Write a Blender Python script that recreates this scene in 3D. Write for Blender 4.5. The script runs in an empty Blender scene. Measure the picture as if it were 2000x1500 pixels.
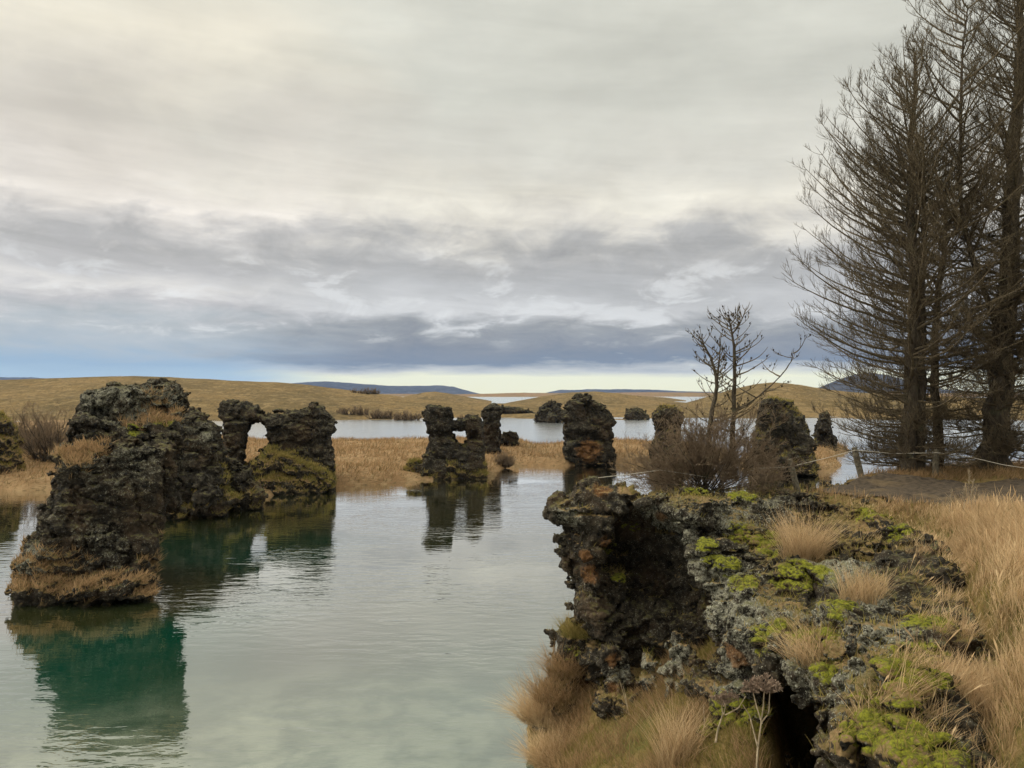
import bpy, math, random
import numpy as np
from mathutils import Vector
from mathutils.bvhtree import BVHTree

scene = bpy.context.scene
COL = scene.collection
F = 1618.0          # focal length in pixels of the 2000 px wide photograph
CAM_Z = 5.0         # eye height above the lake
HOR = 770.0         # row of the horizon

def P(px, py, d):
    return np.array([(px - 1000.0) / F * d, d, CAM_Z - (py - HOR) / F * d])

def W(px, py, z=0.0):
    """point of the level z that the pixel looks at"""
    d = (CAM_Z - z) * F / (py - HOR)
    return np.array([(px - 1000.0) / F * d, d])

# ------------------------------------------------------------------ objects
def link_mesh(name, me, mat=None, parent=None):
    o = bpy.data.objects.new(name, me)
    COL.objects.link(o)
    if mat is not None and not me.materials:
        me.materials.append(mat)
    if parent is not None:
        o.parent = parent
    return o

def tag(o, label=None, cat=None, group=None, kind=None):
    if label: o['label'] = label
    if cat: o['category'] = cat
    if group: o['group'] = group
    if kind: o['kind'] = kind
    return o

def empty(name, loc=(0, 0, 0), rz=0.0):
    o = bpy.data.objects.new(name, None)
    COL.objects.link(o)
    o.location = loc
    o.rotation_euler = (0, 0, rz)
    o.empty_display_size = 0.2
    return o

def mesh_np(name, V, Fq, smooth=True, attrs=None):
    """Fq: (m,3) or (m,4) int array"""
    me = bpy.data.meshes.new(name)
    V = np.asarray(V, np.float32); Fq = np.asarray(Fq, np.int32)
    m, k = Fq.shape
    me.vertices.add(len(V)); me.vertices.foreach_set('co', V.ravel())
    me.loops.add(m * k); me.loops.foreach_set('vertex_index', Fq.ravel())
    me.polygons.add(m)
    me.polygons.foreach_set('loop_start', np.arange(0, m * k, k, dtype=np.int32))
    me.polygons.foreach_set('loop_total', np.full(m, k, np.int32))
    me.update(calc_edges=True)
    if smooth:
        me.polygons.foreach_set('use_smooth', np.ones(m, bool))
    for an, av in (attrs or {}).items():
        av = np.asarray(av, np.float32)
        if av.ndim == 2:
            a = me.attributes.new(an, 'FLOAT_COLOR', 'POINT'); a.data.foreach_set('color', av.ravel())
        else:
            a = me.attributes.new(an, 'FLOAT', 'POINT'); a.data.foreach_set('value', av)
    me.update()
    return me

# ------------------------------------------------------------------ noise
_rng0 = np.random.default_rng(7)
_perm = _rng0.permutation(512).astype(np.int32)
_perm = np.concatenate([_perm, _perm, _perm])
_grad = _rng0.normal(size=(512, 3)).astype(np.float32)
_grad /= np.linalg.norm(_grad, axis=1)[:, None]

def perlin(p):
    p = np.asarray(p, np.float32)
    out = np.empty(len(p), np.float32)
    for s in range(0, len(p), 400000):
        q = p[s:s + 400000]
        i = np.floor(q).astype(np.int32)
        f = q - i
        i &= 511
        w = f * f * f * (f * (f * 6 - 15) + 10)
        r = 0
        for cx in (0, 1):
            a = _perm[(i[:, 0] + cx) & 511]
            wx = w[:, 0] if cx else 1 - w[:, 0]
            for cy in (0, 1):
                b = _perm[(a + i[:, 1] + cy) & 511]
                wy = w[:, 1] if cy else 1 - w[:, 1]
                for cz in (0, 1):
                    g = _grad[_perm[(b + i[:, 2] + cz) & 511]]
                    wz = w[:, 2] if cz else 1 - w[:, 2]
                    d = g[:, 0] * (f[:, 0] - cx) + g[:, 1] * (f[:, 1] - cy) + g[:, 2] * (f[:, 2] - cz)
                    r = r + d * (wx * wy * wz)
        out[s:s + 400000] = r
    return out * 1.6

def fbm(p, octv=4, gain=0.5):
    a, s, r = 1.0, 1.0, 0
    for k in range(octv):
        r = r + a * perlin(p * s + 17.3 * k)
        a *= gain; s *= 2.07
    return r

def fbm2(x, y, scale, octv=4, seed=0.0, gain=0.5):
    p = np.stack([np.ravel(x) * scale, np.ravel(y) * scale, np.full(np.size(x), 3.7 + seed)], 1)
    return fbm(p, octv, gain).reshape(np.shape(x))

def sstep(a, b, x):
    t = np.clip((x - a) / (b - a), 0, 1)
    return t * t * (3 - 2 * t)

# ------------------------------------------------------------------ signed distance tools
def poly_sdf(X, Y, poly):
    """negative inside"""
    poly = np.asarray(poly, float)
    d = np.full(X.shape, 1e18); s = np.ones(X.shape)
    n = len(poly)
    for i in range(n):
        a = poly[i]; b = poly[i - 1]
        ex, ey = b[0] - a[0], b[1] - a[1]
        wx, wy = X - a[0], Y - a[1]
        t = np.clip((wx * ex + wy * ey) / (ex * ex + ey * ey + 1e-12), 0, 1)
        dx, dy = wx - ex * t, wy - ey * t
        d = np.minimum(d, dx * dx + dy * dy)
        c1 = Y >= a[1]; c2 = Y < b[1]; c3 = ex * wy > ey * wx
        flip = (c1 & c2 & c3) | (~c1 & ~c2 & ~c3)
        s = np.where(flip, -s, s)
    return s * np.sqrt(d)

def smin(a, b, k):
    h = np.clip(0.5 + 0.5 * (b - a) / k, 0, 1)
    return b + (a - b) * h - k * h * (1 - h)

def smax(a, b, k):
    return -smin(-a, -b, k)

def ellipsoid(X, Y, Z, c, r):
    x, y, z = (X - c[0]) / r[0], (Y - c[1]) / r[1], (Z - c[2]) / r[2]
    k0 = np.sqrt(x * x + y * y + z * z)
    k1 = np.sqrt((x / r[0]) ** 2 + (y / r[1]) ** 2 + (z / r[2]) ** 2) + 1e-9
    return k0 * (k0 - 1) / k1

def upsample(A, m):
    for ax in range(3):
        n = A.shape[ax]
        t = np.arange((n - 1) * m + 1) / m
        i = np.minimum(t.astype(int), n - 2)
        f = (t - i).astype(np.float32)
        sh = [1, 1, 1]; sh[ax] = -1
        f = f.reshape(sh)
        A = np.take(A, i, ax) * (1 - f) + np.take(A, i + 1, ax) * f
    return A

def surface_nets(D, org, h):
    nx, ny, nz = D.shape
    S = D < 0
    cnt = np.zeros((nx - 1, ny - 1, nz - 1), np.uint8)
    for a in (0, 1):
        for b in (0, 1):
            for c in (0, 1):
                cnt += S[a:nx - 1 + a, b:ny - 1 + b, c:nz - 1 + c]
    act = (cnt > 0) & (cnt < 8)
    I = np.argwhere(act)
    idx = np.full(act.shape, -1, np.int32)
    idx[act] = np.arange(len(I))
    corner = {}
    for a in (0, 1):
        for b in (0, 1):
            for c in (0, 1):
                corner[(a, b, c)] = D[I[:, 0] + a, I[:, 1] + b, I[:, 2] + c]
    acc = np.zeros((len(I), 3)); num = np.zeros(len(I))
    ks = list(corner)
    for i in range(8):
        for j in range(i + 1, 8):
            A, B = np.array(ks[i]), np.array(ks[j])
            if np.abs(A - B).sum() != 1: continue
            da, db = corner[ks[i]], corner[ks[j]]
            cr = (da < 0) != (db < 0)
            t = np.where(cr, da / np.where(cr, da - db, 1), 0)
            acc += cr[:, None] * (A + (B - A) * t[:, None])
            num += cr
    V = (I + acc / num[:, None]) * h + org
    quads = []
    for ax in range(3):
        u, v = (ax + 1) % 3, (ax + 2) % 3
        sl0 = [slice(None)] * 3; sl1 = [slice(None)] * 3
        sl0[ax] = slice(0, -1); sl1[ax] = slice(1, None)
        for k in (u, v):
            sl0[k] = slice(1, -1); sl1[k] = slice(1, -1)
        a, b = S[tuple(sl0)], S[tuple(sl1)]
        for flip, m in ((False, a & ~b), (True, ~a & b)):
            E = np.argwhere(m)
            if not len(E): continue
            E[:, u] += 1; E[:, v] += 1
            def cell(du, dv):
                C = E.copy(); C[:, u] += du; C[:, v] += dv
                return idx[C[:, 0], C[:, 1], C[:, 2]]
            q = np.stack([cell(-1, -1), cell(0, -1), cell(0, 0), cell(-1, 0)], 1)
            if flip: q = q[:, ::-1]
            quads.append(q)
    Q = np.concatenate(quads)
    return V, Q

def vnormals(V, Q):
    n = np.cross(V[Q[:, 2]] - V[Q[:, 0]], V[Q[:, 3 if Q.shape[1] == 4 else 1]] - V[Q[:, 1 if Q.shape[1] == 4 else 0]])
    N = np.zeros_like(V)
    for k in range(Q.shape[1]):
        np.add.at(N, Q[:, k], n)
    return N / (np.linalg.norm(N, axis=1)[:, None] + 1e-12)

def blocks(q):
    """one random value per cell of a jittered lattice: broken, stepped faces"""
    out = np.empty(len(q), np.float32)
    for s0 in range(0, len(q), 300000):
        p = q[s0:s0 + 300000].astype(np.float32)
        i = np.floor(p).astype(np.int32)
        best = np.full(len(p), 1e9, np.float32); val = np.zeros(len(p), np.float32)
        for dx in (-1, 0, 1):
            for dy in (-1, 0, 1):
                for dz in (-1, 0, 1):
                    c = i + np.array([dx, dy, dz], np.int32)
                    hsh = _perm[(_perm[(_perm[c[:, 0] & 511] + c[:, 1]) & 511] + c[:, 2]) & 511]
                    d = ((c + 0.5 + 0.75 * _grad[hsh] * 0.62 - p) ** 2).sum(1)
                    m = d < best
                    best[m] = d[m]; val[m] = _grad[(hsh[m] * 7 + 13) & 511, 0]
        out[s0:s0 + 300000] = val
    return out

def lava(p, amp, s):
    """how far clinkery lava stands proud: big lumps, strata, knobs and small cinders; s = size of the lumps in metres"""
    q = p / s
    wq = q + 0.18 * np.stack([perlin(q * 1.7 + 3), perlin(q * 1.7 + 13), perlin(q * 1.7 + 23)], 1)
    r = 0.34 * fbm(q * 0.6, 2) + 0.34 * blocks(wq * np.array([0.85, 0.85, 1.5]) + 60.0) + 0.22 * blocks(wq * np.array([2.1, 2.1, 3.2]) + 80.0)
    st = q * np.array([0.55, 0.55, 2.0])
    r = r + 0.30 * perlin(st + 5.1)
    r = r + 0.55 * (np.abs(perlin(q * np.array([0.7, 0.7, 2.6]) + 31.0)) * 1.6 - 0.5)
    r = r + 0.55 * (np.abs(perlin(q * 1.25 + 9.0)) * 1.6 - 0.5)
    r = r + 0.38 * (np.abs(perlin(q * 2.9 + 3.0)) * 1.6 - 0.5)
    r = r + 0.24 * (np.abs(perlin(q * 6.3 + 1.0)) * 1.6 - 0.5)
    c1 = perlin(q * np.array([0.9, 0.9, 0.35]) + 41.0); c2 = perlin(q * np.array([0.55, 0.55, 1.3]) + 47.0)
    r = r - 0.75 * np.exp(-(c1 / 0.06) ** 2) - 0.75 * np.exp(-(c2 / 0.06) ** 2)
    return amp * r

def largest(V, Q):
    """drops crumbs that float free of the main body"""
    par = np.arange(len(V))
    E_ = np.concatenate([Q[:, [0, 1]], Q[:, [1, 2]], Q[:, [2, 3]]])
    while True:
        pa, pb = par[E_[:, 0]], par[E_[:, 1]]
        lo, hi = np.minimum(pa, pb), np.maximum(pa, pb)
        m = lo != hi
        if not m.any(): break
        np.minimum.at(par, hi[m], lo[m])
        while True:
            pp = par[par]
            if (pp == par).all(): break
            par = pp
    r, c = np.unique(par, return_counts=True)
    keep = par == r[np.argmax(c)]
    mp = np.cumsum(keep) - 1
    Q = Q[keep[Q[:, 0]]]
    return V[keep], mp[Q]

def subdivide(V, Q):
    E_ = np.concatenate([Q[:, [0, 1]], Q[:, [1, 2]], Q[:, [2, 3]], Q[:, [3, 0]]])
    Es = np.sort(E_, 1).astype(np.int64)
    key, inv = np.unique(Es[:, 0] * len(V) + Es[:, 1], return_inverse=True)
    ev = np.stack([key // len(V), key % len(V)], 1)
    m = len(Q)
    M = (V[ev[:, 0]] + V[ev[:, 1]]) * 0.5
    C = V[Q].mean(1)
    e0, e1, e2, e3 = (inv[i * m:(i + 1) * m].ravel() + len(V) for i in range(4))
    c = len(V) + len(M) + np.arange(m)
    Q2 = np.concatenate([np.stack(t, 1) for t in ((Q[:, 0], e0, c, e3), (e0, Q[:, 1], e1, c), (c, e1, Q[:, 2], e2), (e3, c, e2, Q[:, 3]))])
    return np.concatenate([V, M, C]), Q2

def cinders(V, Q, s, amp, seed=0.0):
    """one finer level of the mesh with small cinder knobs and pits"""
    V, Q = subdivide(V, Q)
    N = vnormals(V, Q)
    p = V / s + seed * 3.1
    w = 0.6 + 0.8 * sstep(-0.3, 0.5, perlin(p * 0.5 + 7.7))
    d = (np.abs(perlin(p * 3.6 + 2.0)) * 1.7 - 0.5) * 0.9 + (np.abs(perlin(p * 7.9 + 6.0)) * 1.7 - 0.5) * 0.65 + perlin(p * 15.0) * 0.35
    V = V + N * (amp * w * d)[:, None]
    return V, Q, vnormals(V, Q)

def rock_mesh(name, base_fn, lo, hi, h, mult, amp, s, seed=0.0, band=None):
    """base_fn(X,Y,Z) -> signed distance on a coarse grid; lava noise is added near the surface on a grid `mult` times finer"""
    H = h * mult
    n = [int(math.ceil((hi[k] - lo[k]) / H)) + 1 for k in range(3)]
    ax = [lo[k] + np.arange(n[k]) * H for k in range(3)]
    X, Y, Z = np.meshgrid(*ax, indexing='ij')
    D = upsample(base_fn(X, Y, Z).astype(np.float32), mult)
    band = band or amp * 1.6 + 2 * h
    m = np.abs(D) < band
    I = np.argwhere(m)
    pts = I * h + np.array(lo)
    D[m] -= lava(pts + seed * 13.7, amp, s)
    for k in range(3):
        sl = [slice(None)] * 3
        for e in (0, -1):
            sl[k] = e; D[tuple(sl)] = np.maximum(D[tuple(sl)], h)
    V, Q = largest(*surface_nets(D, np.array(lo), h))
    return cinders(V, Q, s, amp * 0.22, seed)

# ------------------------------------------------------------------ shader expressions
class NT:
    def __init__(self, tree):
        self.t = tree
    def node(self, typ, **kw):
        n = self.t.nodes.new(typ)
        for k, v in kw.items(): setattr(n, k, v)
        return n
    def put(self, sock, v):
        if isinstance(v, E): self.t.links.new(v.s, sock)
        elif isinstance(v, bpy.types.NodeSocket): self.t.links.new(v, sock)
        elif isinstance(v, (tuple, list)):
            v = tuple(v)
            if sock.type == 'RGBA' and len(v) == 3: v = v + (1,)
            sock.default_value = v
        else: sock.default_value = v
    def math(self, op, a, b=0.0, c=None, clamp=False):
        n = self.node('ShaderNodeMath', operation=op, use_clamp=clamp)
        self.put(n.inputs[0], a); self.put(n.inputs[1], b)
        if c is not None: self.put(n.inputs[2], c)
        return E(self, n.outputs[0])
    def mix(self, f, a, b, blend='MIX'):
        n = self.node('ShaderNodeMix', data_type='RGBA', blend_type=blend)
        self.put(n.inputs['Factor'] if False else n.inputs[0], f); self.put(n.inputs[6], a); self.put(n.inputs[7], b)
        return E(self, n.outputs[2])
    def noise(self, vec, scale, detail=4, rough=0.5, dist=0.0, typ='FBM'):
        n = self.node('ShaderNodeTexNoise'); n.noise_dimensions = '3D'
        if vec is not None: self.put(n.inputs['Vector'], vec)
        self.put(n.inputs['Scale'], scale); n.inputs['Detail'].default_value = detail
        n.inputs['Roughness'].default_value = rough; n.inputs['Distortion'].default_value = dist
        return E(self, n.outputs['Fac'])
    def voronoi(self, vec, scale, feature='F1', out='Distance', rnd=1.0):
        n = self.node('ShaderNodeTexVoronoi'); n.feature = feature
        if vec is not None: self.put(n.inputs['Vector'], vec)
        self.put(n.inputs['Scale'], scale); n.inputs['Randomness'].default_value = rnd
        return E(self, n.outputs[out])
    def step(self, a, b, x):
        n = self.node('ShaderNodeMapRange', interpolation_type='SMOOTHSTEP')
        self.put(n.inputs[0], x); self.put(n.inputs[1], a); self.put(n.inputs[2], b)
        return E(self, n.outputs[0])
    def ramp(self, x, stops):
        n = self.node('ShaderNodeValToRGB'); cr = n.color_ramp
        while len(cr.elements) < len(stops): cr.elements.new(0.5)
        for e, (p, c) in zip(cr.elements, stops):
            e.position = p; e.color = tuple(c) + (1,)
        self.put(n.inputs[0], x)
        return E(self, n.outputs[0])
    def vec(self, x, y, z):
        n = self.node('ShaderNodeCombineXYZ')
        for i, v in enumerate((x, y, z)): self.put(n.inputs[i], v)
        return E(self, n.outputs[0])
    def sep(self, v):
        n = self.node('ShaderNodeSeparateXYZ'); self.put(n.inputs[0], v)
        return [E(self, o) for o in n.outputs]
    def attr(self, name, out='Fac'):
        n = self.node('ShaderNodeAttribute'); n.attribute_name = name
        return E(self, n.outputs[out])
    def pos(self):
        n = self.node('ShaderNodeNewGeometry'); return E(self, n.outputs['Position'])
    def normal(self):
        n = self.node('ShaderNodeNewGeometry'); return E(self, n.outputs['Normal'])

class E:
    def __init__(self, nt, s): self.nt, self.s = nt, s
    def __add__(self, o): return self.nt.math('ADD', self, o)
    __radd__ = __add__
    def __sub__(self, o): return self.nt.math('SUBTRACT', self, o)
    def __rsub__(self, o): return self.nt.math('SUBTRACT', o, self)
    def __mul__(self, o): return self.nt.math('MULTIPLY', self, o)
    __rmul__ = __mul__
    def __truediv__(self, o): return self.nt.math('DIVIDE', self, o)
    def clamp(self): return self.nt.math('ADD', self, 0.0, clamp=True)
    def abs(self): return self.nt.math('ABSOLUTE', self)
    def pow(self, e): return self.nt.math('POWER', self, e)

def srgb(r, g, b):
    def f(c):
        c /= 255.0
        return c / 12.92 if c <= 0.04045 else ((c + 0.055) / 1.055) ** 2.4
    return (f(r), f(g), f(b))

def new_mat(name):
    m = bpy.data.materials.new(name); m.use_nodes = True
    t = m.node_tree; t.nodes.clear()
    nt = NT(t)
    out = nt.node('ShaderNodeOutputMaterial')
    return m, nt, out

def principled(nt, out, color, rough=0.9, bump=None, bstr=1.0, bdist=0.02, spec=0.2):
    b = nt.node('ShaderNodeBsdfPrincipled')
    nt.put(b.inputs['Base Color'], color); nt.put(b.inputs['Roughness'], rough)
    b.inputs['Specular IOR Level'].default_value = spec
    if bump is not None:
        n = nt.node('ShaderNodeBump'); n.inputs['Strength'].default_value = bstr; n.inputs['Distance'].default_value = bdist
        nt.put(n.inputs['Height'], bump)
        nt.t.links.new(n.outputs[0], b.inputs['Normal'])
    nt.t.links.new(b.outputs[0], out.inputs[0])
    return b

def rock_material(name, k=1.0, lich=1.0, tone=1.0):
    """lava: k = size of the pattern; vertex colour 'mask' = (dry grass, bright moss, rust, extra lichen)"""
    m, nt, out = new_mat(name)
    p = nt.pos()
    mk = nt.attr('mask', 'Color'); s = nt.node('ShaderNodeSeparateColor'); nt.put(s.inputs[0], mk)
    veg, moss, rust = (E(nt, s.outputs[i]) for i in range(3))
    lic = nt.attr('mask', 'Alpha')
    nz = nt.sep(nt.normal())[2]
    n1 = nt.noise(p, 1.3 / k, 6, 0.6)
    n2 = nt.noise(p, 7.0 / k, 6, 0.65)
    n3 = nt.noise(p, 26.0 / k, 5, 0.7)
    vo = nt.voronoi(p, 15.0 / k)
    c = nt.mix(nt.step(0.35, 0.68, n2), tuple(tone * x for x in (0.013, 0.011, 0.008)), tuple(tone * x for x in (0.052, 0.041, 0.028)))
    c = nt.mix(nt.step(0.48, 0.66, n1) * 0.7, c, tuple(tone * x for x in (0.066, 0.043, 0.025)))
    big = nt.noise(p, 0.75 / k, 3, 0.55)
    lf = nt.step(0.42, 0.60, big + lic * 0.14) * (nt.step(0.54, 0.62, n3 * 0.62 + n2 * 0.38 + lic * 0.09 + nz * 0.03) * (0.55 + lic * 0.35) * lich).clamp()
    c = nt.mix(lf, c, nt.mix(n1, (0.135, 0.132, 0.095), (0.20, 0.185, 0.14)))
    speck = nt.step(0.62, 0.70, nt.noise(p, 48.0 / k, 3, 0.6) + lic * 0.07 + (n2 - 0.5) * 0.25) * 0.75
    c = nt.mix(speck * lich, c, (0.36, 0.35, 0.28))
    ol = nt.step(0.5, 1.0, nz + (n1 - 0.5) * 1.6) * nt.step(0.42, 0.60, n2) * 0.65
    c = nt.mix(ol, c, (0.085, 0.080, 0.024))
    rn = nt.step(0.40, 0.75, rust * 0.7 + (n2 - 0.5) * 1.3 + (n3 - 0.5) * 0.5)
    c = nt.mix(rn * 0.7, c, nt.mix(n3, (0.075, 0.034, 0.014), (0.21, 0.095, 0.028)))
    vg = nt.step(0.38, 0.62, veg * 0.75 + (n2 - 0.5) * 0.7 + (n3 - 0.5) * 0.4)
    vcol = nt.mix(nt.step(0.4, 0.62, n1 * 0.5 + n3 * 0.5), (0.225, 0.145, 0.068), (0.095, 0.078, 0.026))
    c = nt.mix(vg * 0.92, c, vcol)
    mf = nt.step(0.42, 0.62, moss * 0.66 + (n2 - 0.5) * 1.3 + (n3 - 0.5) * 0.9)
    mcol = nt.mix(nt.step(0.35, 0.65, n3), (0.060, 0.062, 0.010), (0.180, 0.180, 0.016))
    c = nt.mix(mf * nt.step(-0.1, 0.3, nz), c, mcol)
    wet = (1.0 - nt.step(0.05, 0.22, nt.sep(p)[2] + (n2 - 0.5) * 0.25)) * 0.72
    c = nt.mix(wet, c, (0.010, 0.009, 0.006))
    hgt = n3 * 0.6 + n2 * 0.8 - vo * 0.5
    principled(nt, out, c, 0.93, hgt, 1.0, 0.055 * k, 0.15)
    return m

def grass_material(name, ca, cb, cc, trans=0.35):
    m, nt, out = new_mat(name)
    r = nt.attr('rnd'); t = nt.attr('len')
    p = nt.pos()
    n = nt.noise(p, 0.9, 3)
    c = nt.mix(nt.step(0.35, 0.65, n * 0.6 + r * 0.4), ca, cb)
    c = nt.mix(nt.step(0.72, 0.95, r), c, cc)
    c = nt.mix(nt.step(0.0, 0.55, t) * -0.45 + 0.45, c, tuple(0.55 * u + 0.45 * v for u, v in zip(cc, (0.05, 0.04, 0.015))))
    d = nt.node('ShaderNodeBsdfDiffuse'); nt.put(d.inputs[0], c)
    tr = nt.node('ShaderNodeBsdfTranslucent'); nt.put(tr.inputs[0], c)
    mx = nt.node('ShaderNodeMixShader'); mx.inputs[0].default_value = trans
    nt.t.links.new(d.outputs[0], mx.inputs[1]); nt.t.links.new(tr.outputs[0], mx.inputs[2])
    nt.t.links.new(mx.outputs[0], out.inputs[0])
    return m

def bark_material(name, ca, cb, scale=14.0):
    m, nt, out = new_mat(name)
    p = nt.pos()
    x, y, z = nt.sep(p)
    q = nt.vec(x * 1.0, y * 1.0, z * 0.35)
    n = nt.noise(q, scale, 6, 0.7)
    v = nt.voronoi(q, scale * 1.6)
    c = nt.mix(nt.step(0.3, 0.7, n), ca, cb)
    c = nt.mix(nt.step(0.55, 0.75, nt.noise(p, 5.0, 4)) * 0.35, c, (0.10, 0.11, 0.06))
    principled(nt, out, c, 0.92, n + v * 0.8, 1.0, 0.03, 0.1)
    return m

M_ROCK_NEAR = rock_material('lava_near', 0.8, 1.0, 1.0)
M_ROCK_MID = rock_material('lava_mid', 1.5, 0.72, 0.9)
M_ROCK_FAR = rock_material('lava_far', 2.6, 0.7, 0.75)
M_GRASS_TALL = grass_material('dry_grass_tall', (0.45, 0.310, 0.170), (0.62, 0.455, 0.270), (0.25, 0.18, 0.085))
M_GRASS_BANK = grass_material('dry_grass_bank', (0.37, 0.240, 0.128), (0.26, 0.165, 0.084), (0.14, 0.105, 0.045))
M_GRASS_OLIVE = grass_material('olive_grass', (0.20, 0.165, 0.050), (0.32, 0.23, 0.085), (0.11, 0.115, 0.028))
M_BARK = bark_material('larch_bark', (0.036, 0.028, 0.020), (0.092, 0.074, 0.054))
M_TWIG = bark_material('larch_twigs', (0.095, 0.073, 0.046), (0.18, 0.14, 0.090), 30)
M_BUSH = bark_material('bush_twigs', (0.150, 0.105, 0.068), (0.265, 0.192, 0.126), 30)
M_CONE = bark_material('larch_cones', (0.018, 0.013, 0.010), (0.035, 0.026, 0.018), 40)
M_STALK = bark_material('pale_dry_stalk', (0.33, 0.25, 0.16), (0.46, 0.37, 0.25), 30)
M_UMBEL = bark_material('dry_seed_head', (0.26, 0.17, 0.12), (0.44, 0.33, 0.24), 40)
M_POST = bark_material('weathered_wood', (0.085, 0.072, 0.052), (0.19, 0.165, 0.12), 30)
def plain(name, c, rough=0.8):
    m, nt, out = new_mat(name)
    n = nt.noise(nt.pos(), 40, 4)
    principled(nt, out, nt.mix(n, tuple(0.75 * x for x in c), tuple(min(1, 1.2 * x) for x in c)), rough)
    return m
M_ROPE = plain('dirty_rope', (0.40, 0.36, 0.29))

# ------------------------------------------------------------------ blades, tubes
def blades_mesh(name, base, length, width, lean, seed, rows=4, spread=0.5, droop=0.5, wind=(0.25, 0.05), tint=None, heads=False):
    """curved tapering blades: base (n,3); length, width scalars or (n,)"""
    g = np.random.default_rng(seed)
    n = len(base)
    wind = np.broadcast_to(np.asarray(wind, float), (n, 2))
    L = np.broadcast_to(length, n) * (0.38 + 0.82 * g.beta(2.2, 1.6, n))
    w = np.broadcast_to(width, n) * g.uniform(0.7, 1.3, n)
    a = g.uniform(0, 2 * np.pi, n)
    d = np.stack([np.cos(a) * spread * g.uniform(0.1, 1, n) + wind[:, 0] * lean, np.sin(a) * spread * g.uniform(0.1, 1, n) + wind[:, 1] * lean, np.ones(n)], 1)
    d /= np.linalg.norm(d, axis=1)[:, None]
    bend = np.stack([np.cos(a) * 0.6 + 2.0 * wind[:, 0], np.sin(a) * 0.6 + 2.0 * wind[:, 1], np.full(n, -0.55)], 1) * droop * g.uniform(0.3, 1.2, n)[:, None]
    b = g.uniform(0, 2 * np.pi, n)
    side = np.stack([np.cos(b), np.sin(b) * 0.4, np.zeros(n)], 1)
    side /= np.linalg.norm(side, axis=1)[:, None]
    V = np.empty((n, rows, 2, 3)); T = np.empty((n, rows, 2))
    p = base.copy()
    for k in range(rows):
        t = k / (rows - 1)
        if k:
            dd = d + bend * t * 0.9
            dd /= np.linalg.norm(dd, axis=1)[:, None]
            p = p + dd * (L / (rows - 1))[:, None]
        ww = w * (1 - t) ** 0.7 * 0.5 + w * 0.06
        if heads: ww = w * (0.32 - 0.1 * t + 1.5 * np.exp(-((t - 0.86) / 0.09) ** 2)) * (1.02 - t ** 12)
        V[:, k, 0] = p - side * ww[:, None]; V[:, k, 1] = p + side * ww[:, None]
        T[:, k] = t
    i0 = np.arange(n)[:, None] * rows * 2 + np.arange(rows - 1)[None] * 2
    Q = np.stack([i0, i0 + 1, i0 + 3, i0 + 2], -1).reshape(-1, 4)
    r = g.random(n) if tint is None else np.clip(tint + g.normal(0, 0.27, n), 0, 1)
    r = np.repeat(r, rows * 2)
    return mesh_np(name, V.reshape(-1, 3), Q, True, {'rnd': r, 'len': T.ravel()})

def tubes(polys, rads, sides=4):
    """polys (n,k,3), rads (n,k) -> V, Q of n separate tubes"""
    n, k, _ = polys.shape
    T = np.gradient(polys, axis=1) if k > 1 else polys
    T /= np.linalg.norm(T, axis=2, keepdims=True) + 1e-9
    ref = np.where(np.abs(T[..., 2:3]) > 0.9, np.array([1.0, 0, 0]), np.array([0, 0, 1.0]))
    A = np.cross(T, ref); A /= np.linalg.norm(A, axis=2, keepdims=True) + 1e-9
    B = np.cross(T, A)
    an = np.arange(sides) * 2 * np.pi / sides
    V = polys[:, :, None] + rads[:, :, None, None] * (A[:, :, None] * np.cos(an)[:, None] + B[:, :, None] * np.sin(an)[:, None])
    base = (np.arange(n)[:, None, None] * k + np.arange(k - 1)[None, :, None]) * sides
    j = np.arange(sides); j2 = (j + 1) % sides
    Q = np.stack([base + j, base + j2, base + sides + j2, base + sides + j], -1).reshape(-1, 4)
    return V.reshape(-1, 3), Q

def join(parts):
    Vs, Qs, o = [], [], 0
    for V, Q in parts:
        Vs.append(V); Qs.append(Q + o); o += len(V)
    return np.concatenate(Vs), np.concatenate(Qs)

def unit(v): return v / (np.linalg.norm(v, axis=-1, keepdims=True) + 1e-9)

def grow(p0, d0, L, k, up, jit, g, pw=1.0):
    n = len(p0)
    pts = np.empty((n, k, 3)); pts[:, 0] = p0
    d = unit(d0); up = np.broadcast_to(up, n)
    w = np.zeros((n, 3))
    for i in range(1, k):
        t = i / (k - 1)
        w = w * 0.6 + g.normal(size=(n, 3)) * jit
        dd = d + np.array([0, 0, 1.0]) * (up * t ** pw)[:, None] + w
        pts[:, i] = pts[:, i - 1] + unit(dd) * (L / (k - 1))[:, None]
    return pts

def sprout(pts, per, t0, t1, ang, g, flat=0.0):
    """children on every parent: positions, directions, parent index, t"""
    n, k, _ = pts.shape
    par = np.repeat(np.arange(n), per)
    t = g.uniform(t0, t1, len(par))
    x = t * (k - 1); i = np.minimum(x.astype(int), k - 2); f = (x - i)[:, None]
    p = pts[par, i] * (1 - f) + pts[par, i + 1] * f
    tan = unit(pts[par, i + 1] - pts[par, i])
    r = g.normal(size=tan.shape); r[:, 2] *= (1 - flat)
    perp = unit(r - tan * (r * tan).sum(1, keepdims=True))
    a = ang * g.uniform(0.7, 1.3, len(par))[:, None]
    return p, tan * np.cos(a) + perp * np.sin(a), par, t

def taper(n, k, r0, r1):
    r0 = np.broadcast_to(r0, n)[:, None]; r1 = np.broadcast_to(r1, n)[:, None]
    t = np.linspace(0, 1, k)[None]
    return r0 * (1 - t) + r1 * t

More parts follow.
